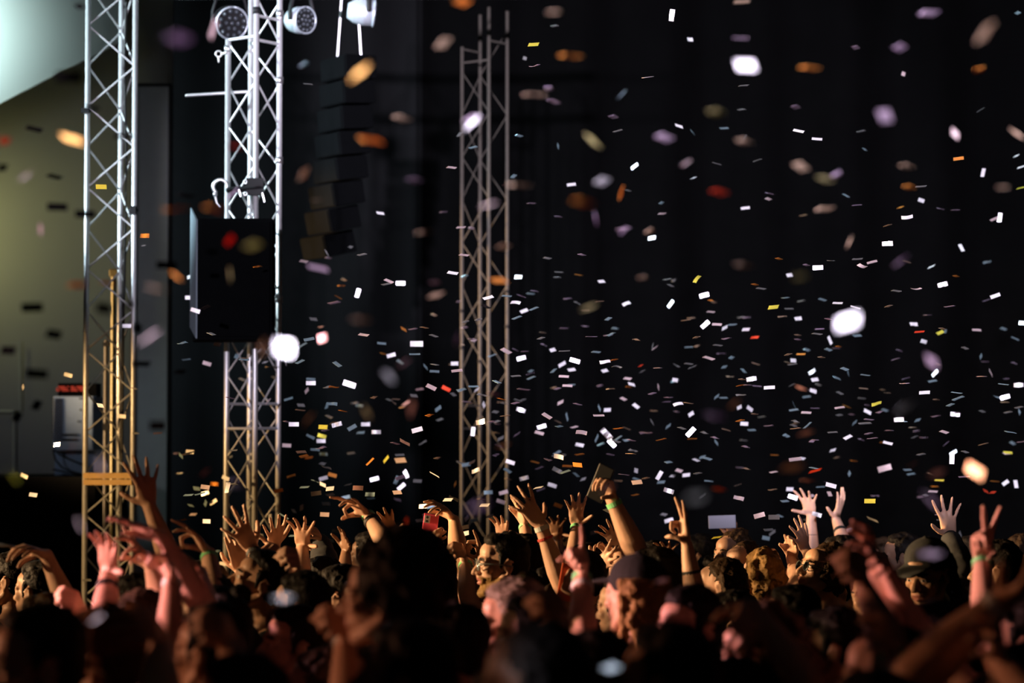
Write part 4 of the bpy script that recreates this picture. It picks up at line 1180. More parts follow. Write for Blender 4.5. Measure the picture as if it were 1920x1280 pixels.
Pn('person with large blurred golden face in the bottom left corner', 5.3, head=(66, 1246), face=(-1, -.42, 0), hair='short', shirt='navy', skin=0, voxel=.0045)
Pn('person with orange rimmed dark cap at lower left', 5.9, head=(190, 1240), face=(-1, .3, 0), hair='short', hcol='brown', cap='rust', shirt='rust', skin=1)
Pn('person with black hair behind the open pink lit hand', 8.5, head=(252, 1146), face=(-1, .35, 0), hair='short', shirt='black')
Pn('person with a blurred golden forearm below the bright pink arm', 5.4, arms=[A('L', (302, 1196), (330, 1300), (280, 1130), (-.9, -.3, 0), 'relaxed')], hair='short', shirt='black')
Pn('person with a blurred olive lit arm at the lower left of centre', 5.5, arms=[A('L', (432, 1204), (466, 1300), (412, 1140), (-1, .4, 0), 'loosefist')], hair='short', shirt='olive', skin=1)

# darker heads between the raised arms
FILL = [
 (600, 1100, 9.4, 'short', 'black', 'dark head of a person right of the brown lit fist'),
 (842, 1220, 6.5, 'short', 'black', 'blurred dark head right of the bushy hair'),
 (1110, 1280, 5.5, 'short', 'black', 'dark head at the bottom edge under the golden curls'),
 (600, 1300, 5.7, 'short', 'brown', 'dark head cut by the bottom edge right of the big eared face'),
 (1560, 1220, 6.3, 'short', 'black', 'blurred dark head left of the plum arm'),
 (1790, 1200, 6.4, 'curly', 'black', 'dark curly head under the big brown arm'),
 (395, 1225, 6.4, 'short', 'black', 'blurred dark head left of the olive lit arm'),
 (1350, 1100, 9.6, 'long', 'brown', 'dark long haired head right of the peace sign strap'),
 (1480, 1165, 7.6, 'short', 'black', 'dark head above the drooping hand'),
 (1640, 1120, 8.6, 'short', 'black', 'dark head behind the long golden forearm'),
 (1600, 1060, 11.6, 'ponytail', 'brown', 'small dark head with ponytail right of the looking up face'),
 (1868, 1070, 10.4, 'short', 'black', 'dark head right of the bright green wristband'),
 (1902, 1052, 12.3, 'curly', 'brown', 'small dim head at the right edge'),
 (1690, 1046, 12.6, 'short', 'black', 'small dim head left of the grey cap'),
 (1655, 1050, 13.6, 'short', 'brown', 'tiny dim head behind the blurred orange brown hand'),
 (1815, 1052, 12.9, 'short', 'black', 'small dim head between the grey sleeve and the blurred peace sign'),
 (1310, 1045, 13.4, 'short', 'black', 'tiny dim head right behind the peace sign'),
 (1222, 1062, 11.6, 'short', 'black', 'small dark head right of the arm with the black phone'),
 (1060, 1050, 13.0, 'short', 'brown', 'tiny dim head behind the white wristband arm'),
 (1010, 1046, 13.8, 'short', 'black', 'tiny dim head right of the man in glasses'),
 (875, 1036, 14.0, 'short', 'black', 'tiny dim head at the foot of the third truss'),
 (760, 1036, 14.0, 'long', 'brown', 'tiny dim head left of the pink phone'),
 (690, 1042, 13.4, 'short', 'black', 'tiny dim head left of the bushy hair'),
 (628, 1052, 12.2, 'short', 'black', 'small dim head under the glowing orange band'),
 (70, 1110, 8.9, 'short', 'black', 'dark head under the outstretched arm at the far left'),
 (20, 1090, 9.8, 'short', 'black', 'dark head at the left edge'),
 (1000, 1290, 5.5, 'long', 'black', 'dark long haired head at the bottom edge left of the dull pink forearm'),
 (1250, 1290, 5.6, 'short', 'black', 'dark head at the bottom edge below the pink lit face'),
]
hf = Pn('person far back holding a phone sideways right of the peace sign', 13.4, arms=[A('R', (1374, 1002), (1376, 1052), (1366, 966), (-.4, .9, 0), 'grip')], hair='short', skin=2, face=(-.6, .8, 0))
for k, (x, y, d, hs_, hc, lab) in enumerate(FILL):
    rs = random.Random(k)
    Pn(lab, d, head=(x, y), face=(-1, rs.uniform(.1, .7), rs.uniform(-.05, .1)), hair=hs_, hcol=hc, shirt=rs.choice(['black', 'navy', 'black', 'grey', 'maroon']), skin=rs.choice([0, 1, 1, 2]), voxel=.0072, flex=True)
GL_ = 'bearded person in glasses seen in left profile at the centre of the crowd'
TB_ = 'person in profile with head tipped back and mouth open below the second truss'
PROT += [(180, 1090, 14, '', 2), (235, 1090, 14, '', 1.5), (575, 1110, 14, '', 1.8), (560, 1085, 14, '', 1.5), (590, 1130, 14, '', 1.5), (60, 1075, 14, ''), (105, 1105, 14, '', 1.5), (150, 1120, 14, '', 1.5), (110, 1060, 14, '', 1.5), (905, 1042, 9.8, GL_, 3), (905, 1075, 9.8, GL_, 3), (915, 1098, 9.8, GL_, 3), (950, 1030, 9.8, GL_, 3), (970, 1070, 9.8, GL_, 2), (452, 1080, 9.2, TB_, 2), (472, 1105, 9.2, TB_, 2), (490, 1075, 9.2, TB_, 2)]
for lab_, d_, kw_, h_ in QUEUE:
    for a_ in kw_.get('arms', ()):
        w_, t_ = a_['w'], a_['t']
        PROT.append((w_[0], w_[1], d_, lab_)); PROT.append((w_[0] * .4 + t_[0] * .6, w_[1] * .4 + t_[1] * .6, d_, lab_))
    if 'head' in kw_ and not kw_.get('flex'):
        PROT.append((kw_['head'][0] - .05 * FPX / d_, kw_['head'][1], d_, lab_)); PROT.append((*kw_['head'], d_, lab_))
for lab_, d_, kw_, h_ in sorted(QUEUE, key=lambda q: (2 if q[2].get('flex') else (0 if 'head' in q[2] else 1))):
    h_.update(person(lab_, d_, **kw_))
bake_people()

# things held up
def at_hand(P, k, a, b, c):
    return P['arms'][k]['hd']['L'](a, b, c)
def phone_in_hand(label, P, off, ang, **kw):
    p = at_hand(P, 0, *off); q = to_px(p)
    return phone(label, q, p.y, ang, **kw)
phone_in_hand('pink phone with twin lens held up left of the third truss', ph, (.052, .026, .072), 8, mat='phone_pink')
phone_in_hand('black phone held highest over the crowd, screen tilted', hp, (.0, .030, .105), 24, tilt=(0, -28), back=False)
phone_in_hand('orange red phone in a hand at the centre of the crowd', hr, (.02, .028, .085), 10, mat='phone_red', back=False)
p = at_hand(h1, 0, .012, .022, .185)
mb = MB(); mb.tube([p + Vector((.03, 0, -.004)), p + Vector((-.045, 0, .004))], [.006, .0095], n=10); 
tag(mb.build('pale_tube', M['phone_edge'], loc=p, smooth=True), 'slim pale tube pinched between fingers at the far left', 'tube')
phone('phone held sideways with dim grey blue screen far back right of the peace sign', (1354, 978), 13.3, 92, mat='phone_screen', tilt=(0, 178), back=False)

# ------------------------------------------------------------------ confetti
# each row: x, y, length, thickness, angle (rising to the right), kind; numbers in the pixels of a 2.977x enlargement of one 640x430 tile
Z = 2.977
SHARP = {
(640, 420): """668 18 50 24 5 P|685 173 56 22 -3 P|92 385 40 22 75 B|330 330 45 30 0 B|622 272 60 14 -12 W|265 318 55 14 -25 P|988 295 40 28 0 B|820 410 60 14 18 W|808 460 55 18 -22 K|972 437 55 26 -5 W|1020 484 44 22 22 W|1075 472 55 10 18 T|980 522 55 16 18 T|1452 320 46 24 8 W|1592 443 45 24 20 W|1733 77 40 30 5 B|1838 445 34 22 55 B|1150 190 52 10 -8 G|1215 268 48 16 -5 G|1205 298 44 18 0 G|1838 343 36 16 -15 G|1820 308 40 8 15 G|1078 374 40 14 -5 D|420 668 70 36 5 W|278 732 34 20 10 W|740 648 26 26 0 P|920 708 68 24 -30 P|1005 748 46 32 12 B|632 778 46 28 0 W|645 818 60 22 3 P|410 725 60 8 3 T|225 665 48 8 -8 T|125 617 60 10 -12 P|348 587 30 8 -30 O|1180 702 42 22 15 W|1245 708 60 6 5 G|1395 628 60 14 5 D|1490 620 50 12 8 D|1303 762 56 30 -8 B|1232 782 34 20 30 B|1285 812 40 18 8 W|1185 818 50 12 45 T|1422 714 52 18 -3 T|1472 768 58 24 8 W|1538 795 54 20 -2 G|1470 818 28 16 20 W|1242 850 54 20 -3 P|1262 902 54 20 -4 P|1598 862 44 20 -5 P|1620 894 36 18 -15 W|1018 922 68 22 -10 D|502 910 58 22 -25 P|585 918 30 12 -30 R|738 905 55 10 3 T|755 925 22 10 40 W|520 822 52 16 -5 T|45 893 70 20 -8 B|405 957 40 16 -2 G|975 848 55 5 8 G|1060 858 50 8 22 T|1055 835 40 16 12 D|1223 995 36 24 30 P|1575 975 34 18 -30 P|1645 1015 38 24 -40 W|1440 1025 34 16 -70 T|1320 1005 56 18 -3 D|1485 1037 22 10 5 B|1003 1037 48 22 -22 B|1148 1070 60 18 -38 P|1437 1067 60 10 -3 P|1118 1130 52 28 8 B|778 1104 62 16 12 B|735 1157 36 24 90 B|860 1048 38 18 -8 G|795 1008 28 10 -70 W|540 1030 30 14 35 T|625 950 28 16 -40 G|1105 1165 50 16 -12 P|1340 1162 60 20 -12 P|1300 1132 44 8 15 P|1480 1172 72 22 -55 B|1510 1223 34 26 -40 B|1545 1195 50 12 38 T|1425 1195 44 14 65 T|1825 1128 26 20 30 T|1735 1105 36 14 -50 G|1880 1003 54 20 15 W|1815 992 46 18 -5 D|1863 870 30 28 -10 W|1750 690 40 8 30 P|1680 822 26 18 40 G|1738 680 20 34 0 G|1670 790 12 10 0 R|1770 908 26 6 80 P|135 1117 38 26 -3 W|195 1160 50 22 3 W|423 1148 60 26 0 W|60 1135 52 16 30 T|355 1218 62 14 -28 P|470 797 30 8 -48 T|1260 1075 40 10 -70 T|890 1195 30 14 30 G|1700 1165 70 22 5 D|1330 1232 40 14 -10 W|1205 1275 40 20 30 T""",
(1280, 420): """1143 109 58 26 4 B|755 243 54 28 0 B|1556 132 42 16 -58 W|1388 237 34 6 28 W|1057 212 56 22 15 P|1003 235 60 24 -10 P|975 195 56 6 2 G|80 305 56 24 50 Y|120 397 46 24 15 B|437 360 54 14 -8 G|507 463 64 24 5 Y|594 472 44 20 0 G|597 285 40 18 8 W|1451 337 52 28 12 B|1304 361 58 22 0 P|1745 400 54 26 18 W|645 527 46 24 10 W|1290 558 46 22 0 W|157 490 48 16 -4 P|126 560 52 24 30 B|191 560 52 20 0 P|353 588 46 24 3 W|278 561 44 8 3 T|235 578 30 14 30 W|402 632 40 10 0 R|1322 600 54 8 2 R|1438 605 28 20 30 Y|1467 598 22 22 10 T|1641 591 48 22 0 P|1346 655 32 22 -12 W|822 648 42 16 -62 W|865 440 54 8 -3 W|965 464 56 8 -18 W|975 622 46 14 3 T|245 638 54 22 5 D|146 748 68 22 -5 P|33 780 50 18 0 G|618 761 30 22 -3 W|340 818 48 14 -42 T|232 797 36 20 5 T|273 745 18 18 0 T|723 823 42 28 35 B|738 868 36 20 8 W|384 864 54 26 8 B|729 931 36 22 -20 W|484 912 60 24 -3 W|415 905 44 20 -5 D|862 859 36 8 -18 T|610 898 36 12 42 G|924 830 24 8 85 T|1350 940 58 26 8 W|1395 876 46 14 10 T|1408 832 24 18 50 B|1665 738 34 20 45 T|1720 830 44 12 -55 P|1538 972 66 10 18 T|1530 940 60 6 -2 T|1521 1061 48 26 -3 B|1207 1091 52 22 6 B|1879 1047 46 22 -60 T|1672 1045 28 18 -20 G|1032 1047 40 22 -25 W|1082 1002 56 20 12 Y|876 1024 54 10 2 P|620 1037 50 24 8 T|690 1052 54 18 -2 P|739 1027 48 12 0 D|344 1114 42 24 -5 W|47 1060 26 26 40 W|375 1030 38 10 -28 B|316 1022 26 16 25 W|190 963 26 22 30 T|228 969 46 8 -4 T|622 1008 36 6 -70 T|45 1160 60 20 45 B|922 1189 52 16 32 W|1145 1221 52 12 -18 W|1460 1160 56 16 -15 P|1830 1161 64 5 0 T|732 1207 66 20 30 D|697 1122 54 14 48 T|837 1162 54 10 -3 G|1040 1090 54 16 -3 D|1018 1112 68 12 5 G|960 1108 28 14 30 T|1060 1195 56 26 10 D|1312 1094 38 16 8 T|1295 1188 26 20 40 G|480 1125 50 18 10 D|188 1218 34 12 -40 T|838 1262 24 12 20 W|1510 1275 30 8 20 B|1875 898 50 38 5 B|1895 552 24 50 80 B|878 943 34 12 -25 G|660 725 44 8 -3 O|1470 1225 40 16 50 D|1890 1215 50 20 5 D|1815 1275 40 14 0 Y|1800 965 40 30 20 B""",
(640, 0): """1073 248 62 28 5 Y|1024 325 34 20 80 G|1078 368 60 20 6 D|1191 145 44 6 0 G|1710 431 62 16 12 P|1845 85 64 34 80 B|1543 730 54 5 10 G|1885 703 50 22 -12 W|736 822 50 18 15 T|992 757 40 12 -12 T|616 935 54 16 2 P|962 984 30 14 30 T|1284 1030 44 16 8 W|1637 928 44 20 35 B|218 1189 44 22 -4 W|1060 1135 50 24 -10 D|1790 1192 34 6 10 P|1787 1132 26 20 0 T|1600 1063 30 6 -15 G|660 750 30 10 50 G|1210 815 30 16 80 T""",
(1280, 0): """40 220 36 28 5 W|232 716 46 20 0 T|750 775 56 20 -5 W|647 730 60 12 -18 W|348 767 24 5 65 W|1232 412 38 28 65 P|1665 613 40 18 30 G|912 1091 32 26 -40 T|1332 1118 36 24 -12 W|1677 963 42 28 80 W|1253 1212 62 20 3 W|350 1161 48 22 8 W|478 1110 24 10 -15 P|1740 1222 44 22 25 P|1770 1213 38 26 80 B|1017 834 20 20 0 T|1330 1040 60 10 0 G|1890 931 34 10 15 W|1540 885 56 14 5 O|190 912 50 14 -18 G|418 895 50 20 15 G|340 478 56 6 3 G|330 612 50 8 3 G|995 732 40 6 12 G|1870 72 9 9 0 T|55 738 26 14 -40 T|60 993 14 8 0 W|1862 870 12 10 0 W|1888 1048 30 5 0 Y|1215 1157 14 8 0 O|485 1080 36 14 0 D|1440 1165 30 12 0 D""",
(0, 0): """565 1042 60 26 -3 Y|1720 470 50 14 -5 G""",
(0, 420): """1195 200 46 12 -20 W|1318 172 40 26 -8 B|1064 292 34 22 20 W|1315 325 34 22 75 T|1383 280 36 20 25 P|1258 396 46 16 -3 P|1058 410 48 18 -5 W|1090 482 52 20 -18 W|1150 465 60 28 20 K|1180 612 60 16 -18 G|1320 737 24 18 80 T|1450 705 28 10 30 W|1480 770 26 8 2 W|1595 773 14 8 85 W|1212 670 38 18 -10 G|1155 778 34 14 -20 P|1040 755 36 6 8 T|380 842 48 28 -3 W|128 910 30 18 -60 W|560 1012 58 18 -3 W|680 1072 44 22 -5 W|708 568 30 20 0 W|1824 160 24 10 -55 W|1695 208 44 10 -8 P|1735 865 48 10 0 T|1735 887 52 14 5 W|1825 1013 28 12 80 T|1750 530 42 20 0 G|1865 438 70 18 12 D|1495 990 30 6 60 P|1640 1117 54 26 -4 W|1803 1132 54 24 0 Y|1797 1182 30 22 -20 Y|1792 1210 32 22 -5 W|1880 1118 56 24 8 W|1680 1010 40 16 0 G|1712 930 24 14 40 P|1610 975 40 8 15 T|318 1230 56 32 8 B|1060 1270 40 16 -5 W|880 1165 44 16 8 D|1600 1235 38 14 0 P|757 1167 44 8 8 G|750 918 30 6 0 W|800 120 24 6 -8 P|808 65 56 30 0 O""",
(0, 850): """135 125 38 24 -25 W|185 230 52 28 -5 W|705 443 26 26 30 W|1260 137 38 26 -30 W|1270 190 60 28 85 W|1300 170 60 8 0 G|1197 170 48 22 0 O|1145 187 56 20 -6 P|1098 195 40 18 0 T|1052 231 56 14 5 T|1145 222 46 24 10 B|1147 277 34 30 70 T|1190 270 46 10 30 W|1065 290 36 10 -5 T|1078 340 40 10 0 P|1153 378 54 20 -5 W|1448 465 44 28 8 W|1805 138 38 20 5 W|1802 173 52 20 -25 W|1842 196 56 16 10 W|1700 187 54 12 3 T|1855 120 44 10 -15 O|1625 125 48 10 15 O|1555 207 50 20 10 O|1395 258 28 10 0 W|1585 350 56 14 -22 T|1620 380 50 14 0 T|1640 320 22 14 -60 W|1683 302 30 16 80 W|1640 458 56 14 2 T|1820 280 48 18 0 T|1812 340 54 32 3 P|1765 222 56 22 5 G|1508 362 42 24 -80 W|1390 590 40 16 5 G|1370 555 20 14 50 W|1245 615 28 24 0 W|1213 545 22 8 0 T|485 707 40 14 2 G|1840 485 50 20 -5 T|1875 433 44 20 -15 T|1665 1170 34 8 55 W|1880 660 48 16 10 W|1865 690 20 14 40 R|1010 12 36 16 -35 T""",
(640, 850): """943 48 50 22 -30 W|1020 138 50 24 22 W|1177 177 38 18 -12 W|1318 63 60 24 0 O|1210 290 46 26 -22 O|1100 190 60 8 0 B|750 95 54 20 20 W|330 38 72 24 8 P|160 45 54 10 40 O|250 32 50 14 48 Y|185 142 46 34 0 B|360 113 34 20 -70 B|335 185 44 24 35 B|308 148 30 26 60 T|425 153 44 16 0 G|312 217 58 18 0 P|92 192 60 26 -3 P|160 228 54 18 0 T|165 250 36 8 5 T|520 118 60 8 -30 W|928 95 40 12 -30 T|595 258 60 22 3 W|455 294 54 14 3 B|500 292 40 12 10 T|478 342 50 24 15 D|440 373 46 16 10 W|688 447 58 26 14 W|685 412 54 24 8 G|828 350 36 14 12 W|742 372 42 18 18 T|700 362 24 14 40 W|800 288 60 14 0 W|820 217 44 10 -8 T|905 217 40 18 -3 P|890 268 40 18 -10 P|635 172 22 10 60 O|1650 160 62 22 5 P|1828 208 56 32 -8 B|1775 122 52 24 60 W|1645 95 24 20 80 W|1850 125 20 12 0 W|1885 95 44 20 -15 P|1250 102 58 10 12 T|1310 118 24 8 -40 T|1350 143 24 10 20 W|1785 160 48 16 0 T|1800 340 24 14 -15 W|1828 373 26 26 40 W|1355 345 50 22 35 K|1410 440 40 20 15 B|1660 520 26 10 25 T|460 705 54 10 30 T|45 675 44 24 -75 W|25 492 50 24 -25 B|60 413 48 5 0 T|1540 470 36 24 -5 K|1275 690 60 22 -48 W|540 530 40 10 0 B|1215 18 60 30 -10 W""",
(1280, 850): """628 32 66 24 12 P|665 28 26 12 -15 W|1127 82 78 36 10 P|1503 28 60 22 82 B|828 178 58 20 -15 W|820 225 50 20 -55 P|748 340 52 24 -18 W|428 345 60 24 8 P|313 248 56 20 -18 P|598 199 30 22 -3 W|615 243 24 14 -20 B|770 186 40 6 3 T|570 265 50 8 8 T|720 235 30 20 15 P|1802 163 34 24 40 W|1860 170 48 22 -75 W|1433 148 50 10 -5 Y|1397 212 50 18 -8 P|1045 265 60 20 0 Y|1060 368 70 6 -18 W|925 428 44 16 15 P|1252 566 46 14 -3 P|1550 452 34 20 -60 G|576 655 52 30 22 B|620 660 24 22 0 Y|597 683 34 24 -15 P|655 633 34 14 35 T|538 672 40 6 -12 P|1065 545 26 22 80 B|500 443 44 18 30 G|465 472 30 22 -10 T|480 425 54 8 5 G|542 348 22 6 -20 T|510 355 60 20 0 G|20 120 36 14 8 W|75 36 28 10 -20 W|12 548 34 14 -12 P|105 483 20 12 -20 W|740 95 80 6 8 R|508 103 50 6 12 P|1572 130 60 18 0 D|630 775 24 20 60 T|950 705 44 12 5 T|930 112 22 10 80 T|1730 217 16 10 0 R|1692 210 16 8 -30 R|1808 0 30 10 0 P|110 20 40 16 10 T|190 468 60 8 0 Y""",
}
# out of focus pieces: x, y, blob width, blob height, angle, kind
SOFT = {
(640, 420): """110 535 110 100 0 N|528 395 100 60 0 N|520 325 60 60 0 D|880 315 110 55 -4 O|267 850 48 60 80 W|348 775 90 80 0 V|392 1025 130 80 65 V|360 1000 30 30 0 W|140 1050 90 100 0 L|1380 465 90 80 0 L|1575 38 60 60 0 V|650 640 80 90 0 D|850 950 70 40 0 D|905 125 110 60 0 N|460 45 90 80 0 n|1720 40 60 50 0 N|905 1235 90 60 0 n|1680 300 60 60 0 n""",
(1280, 420): """1220 205 95 80 75 V|655 295 110 110 0 L|930 97 54 60 0 N|340 230 110 80 0 n|922 545 150 115 12 B|1390 765 110 85 -55 V|1242 1022 110 100 80 G|185 1070 150 100 0 D|290 1000 80 80 0 n|660 915 36 40 0 N|690 1165 90 60 0 n""",
(640, 0): """678 12 105 78 0 O|103 405 170 115 5 A|570 240 120 80 40 N|1188 68 90 90 0 N|168 782 160 90 3 O|730 685 145 75 18 B|728 662 135 70 18 V|1280 313 200 80 0 o|1405 785 160 80 -65 L|1805 767 110 70 -5 V|1458 1010 105 75 -5 W|823 1142 95 90 0 S|995 1035 140 80 3 n|1350 1128 150 110 0 o|1420 1220 75 60 -60 V|1563 1075 70 45 80 o|1565 527 50 45 35 T|410 1005 80 70 0 D|1185 567 70 35 -5 D|1158 495 40 40 0 D|1518 652 54 20 0 D|1575 1275 60 40 0 V|1080 530 110 70 0 n|340 660 110 70 0 n""",
(1280, 0): """1375 72 110 65 8 V|325 212 70 55 -45 V|352 365 130 90 -5 B|1213 265 90 65 -5 V|710 380 120 70 8 o|185 628 115 90 5 L|1130 648 130 95 -60 V|1520 746 65 55 -50 S|1865 745 90 60 -50 N|1690 180 150 110 80 n|660 930 165 70 -42 N|858 975 75 65 -5 V|795 1000 110 80 0 L|205 1072 130 75 -5 r|795 1165 130 55 5 N|20 908 70 65 80 S|1655 390 60 60 0 o|1265 1045 80 50 0 o|1790 1045 90 80 0 n|965 265 50 18 0 D|630 597 50 25 -20 D|330 10 100 30 0 N|1250 930 100 60 0 n|345 790 150 70 0 n""",
(0, 0): """1190 160 150 62 82 S|1000 215 160 140 0 V|402 775 190 90 0 A|152 975 110 85 75 S|225 1280 75 60 60 S|25 785 90 70 35 r|385 430 200 90 0 K|190 720 110 40 -12 K|305 985 75 45 -10 K|320 1155 110 60 0 K|15 935 60 60 0 K|510 600 70 60 0 K|690 760 120 50 0 K|475 1195 110 60 0 K|985 1165 150 90 0 o|1205 1165 130 100 0 o|1040 1090 90 50 0 K|1320 820 80 80 0 r|1695 970 110 70 70 N|1775 1115 80 60 70 n|1295 1080 100 40 30 V|1698 360 60 50 35 T|445 35 70 50 -40 K""",
(0, 420): """985 292 120 80 -8 O|880 360 140 110 -20 N|1283 90 82 90 0 R|1410 118 110 130 80 L|1285 285 90 75 80 L|1775 245 130 60 -3 V|1800 635 50 45 0 B|1585 690 130 120 0 B|1465 690 130 90 80 N|828 630 115 85 45 S|180 465 150 70 5 K|300 615 90 70 -12 K|45 705 110 60 0 K|205 835 190 70 -5 K|790 780 90 50 0 K|205 1010 70 50 80 K|95 1075 70 50 80 K|880 1125 150 70 0 K|1005 825 50 40 0 K|430 340 100 80 0 o|930 230 100 60 0 K|580 470 90 90 0 K|725 450 90 80 0 K|770 580 60 50 80 K|410 1230 110 60 85 V|1720 1090 110 80 35 N|600 330 80 60 0 o""",
(0, 850): """70 125 105 95 90 Y|562 75 85 70 85 S|448 400 85 75 60 S|1145 105 60 60 0 D|540 920 95 85 0 S|345 1250 100 60 0 V|1335 170 130 120 0 D|1580 805 95 50 -8 W""",
(640, 850): """765 295 130 120 0 V|360 390 70 45 85 o|1505 1195 115 92 0 C|1000 770 110 70 -25 V|1480 195 110 80 0 V|1790 710 90 60 0 V|1000 690 60 60 0 L""",
(1280, 850): """1632 97 125 85 3 B|75 243 150 150 0 G|610 75 160 90 0 n|1400 270 170 110 -65 V|1385 560 130 100 -5 V|1420 110 100 80 0 D|1285 60 70 60 0 n|700 150 90 40 0 n|205 200 70 50 0 o""",
}
# kind: material, target brightness (linear, sharp piece), colour words
KIND = {
 'B': ('foil_silver', 4.0, 'glaring white'), 'W': ('paper_white', 0.85, 'bright white'), 'P': ('paper_blush', 0.42, 'pale pinkish'),
 'G': ('paper_grey', 0.09, 'grey'), 'T': ('foil_teal', 0.20, 'teal'), 'O': ('paper_orange', 0.5, 'orange'), 'o': ('paper_orange', 0.06, 'dull orange'),
 'A': ('paper_amber', 3.0, 'glowing amber'), 'Y': ('foil_gold', 0.7, 'yellow gold'), 'R': ('paper_red', 0.5, 'red'), 'r': ('paper_red', 0.05, 'dark red'),
 'D': ('paper_mauve', 0.04, 'dim mauve'), 'K': ('paper_black', 0.004, 'black'), 'N': ('paper_tan', 0.22, 'tan'), 'n': ('paper_tan', 0.04, 'dark brown'),
 'V': ('paper_mauve', 0.40, 'mauve'), 'L': ('paper_olive', 0.16, 'olive'), 'S': ('paper_blush', 1.5, 'bright blush'), 'C': ('paper_ice', 0.9, 'ice blue')}
CM = {'foil_silver': papermat('silver_foil', (0.93, 0.92, 0.96), 0.15, 0.55, 0.30), 'paper_white': papermat('white_tissue', (0.88, 0.88, 0.90)),
      'paper_blush': papermat('blush_tissue', (0.86, 0.70, 0.70)), 'paper_grey': papermat('grey_tissue', (0.40, 0.41, 0.40)),
      'foil_teal': papermat('teal_foil', (0.42, 0.60, 0.66), 0.2, 0.4, 0.3), 'paper_orange': papermat('orange_tissue', (0.86, 0.34, 0.07)),
      'paper_amber': papermat('amber_tissue', (0.95, 0.55, 0.16), 0.3, 0.25), 'foil_gold': papermat('gold_foil', (0.85, 0.78, 0.10), 0.2, 0.35, 0.3),
      'paper_red': papermat('red_tissue', (0.75, 0.07, 0.03)), 'paper_mauve': papermat('mauve_tissue', (0.62, 0.48, 0.62)),
      'paper_black': papermat('unlit_dark_tissue', (0.012, 0.010, 0.010), 0.1, 0.03), 'paper_tan': papermat('tan_tissue', (0.66, 0.48, 0.34)),  # flakes the light misses: their shade is put into a near-black colour
      'paper_olive': papermat('olive_tissue', (0.55, 0.50, 0.24)), 'paper_ice': papermat('ice_blue_tissue', (0.70, 0.86, 0.92))}
ALB = {k: 0.8 for k in CM}
ALB.update(foil_silver=0.92, paper_grey=0.4, foil_teal=0.6, paper_orange=0.5, paper_red=0.3, paper_mauve=0.55, paper_tan=0.5, paper_olive=0.48, paper_black=0.012)
SPEC = {'foil_silver': (0.55, 0.30), 'foil_teal': (0.4, 0.3), 'foil_gold': (0.35, 0.3)}

CL, CW = 0.052, 0.022
def conf_mesh(kind, var):
    """one flake: a thin slip, flat, curled or creased"""
    n = 6; v = []; f = []; t = 0.00025
    for i in range(n + 1):
        x = (i / n - .5) * CL
        if var == 0: z = 0.0006 * math.cos(3 * x / CL)
        elif var == 1: z = 7.0 * x * x - 0.002
        elif var == 2: z = 0.0016 * math.sin(2 * math.pi * x / CL)
        else: z = abs(x) * 0.30 - 0.004
        for y in (-CW / 2, CW / 2):
            yy = y; zt = z + (0.0015 * (y / CW) * (x / CL) * 4 if var == 2 else 0)
            v += [(x, yy, zt - t), (x, yy, zt + t)]
    for i in range(n):
        a = i * 4; b = a + 4
        f += [(a, a + 2, b + 2, b), (a + 1, b + 1, b + 3, a + 3), (a, b, b + 1, a + 1), (a + 2, a + 3, b + 3, b + 2)]
    f += [(0, 1, 3, 2), (n * 4, n * 4 + 2, n * 4 + 3, n * 4 + 1)]
    me = bpy.data.meshes.new('confetti_' + kind)
    me.from_pydata(v, [], f); me.update()
    me.materials.append(CM[kind])
    return me
CMESH = {}
CAMP = np.array((0, 0, CAM_Z))
def light_at(p):
    out = []
    for loc, dr, pw, colr, cone, blend in SPOTS:
        L = loc - p; r2 = L @ L; L = L / math.sqrt(r2)
        c = -(L @ dr); ce = math.cos(cone / 2)
        if c <= ce: continue
        sm = min(1.0, (c - ce) / ((1 - ce) * blend + 1e-6)); sm = sm * sm * (3 - 2 * sm)
        E = pw / (4 * math.pi) / math.pi * sm / r2 * (colr @ np.array((.3, .5, .2)))
        out.append((L, E * math.pi / 1.0, colr[2] / max(colr)))
    return out
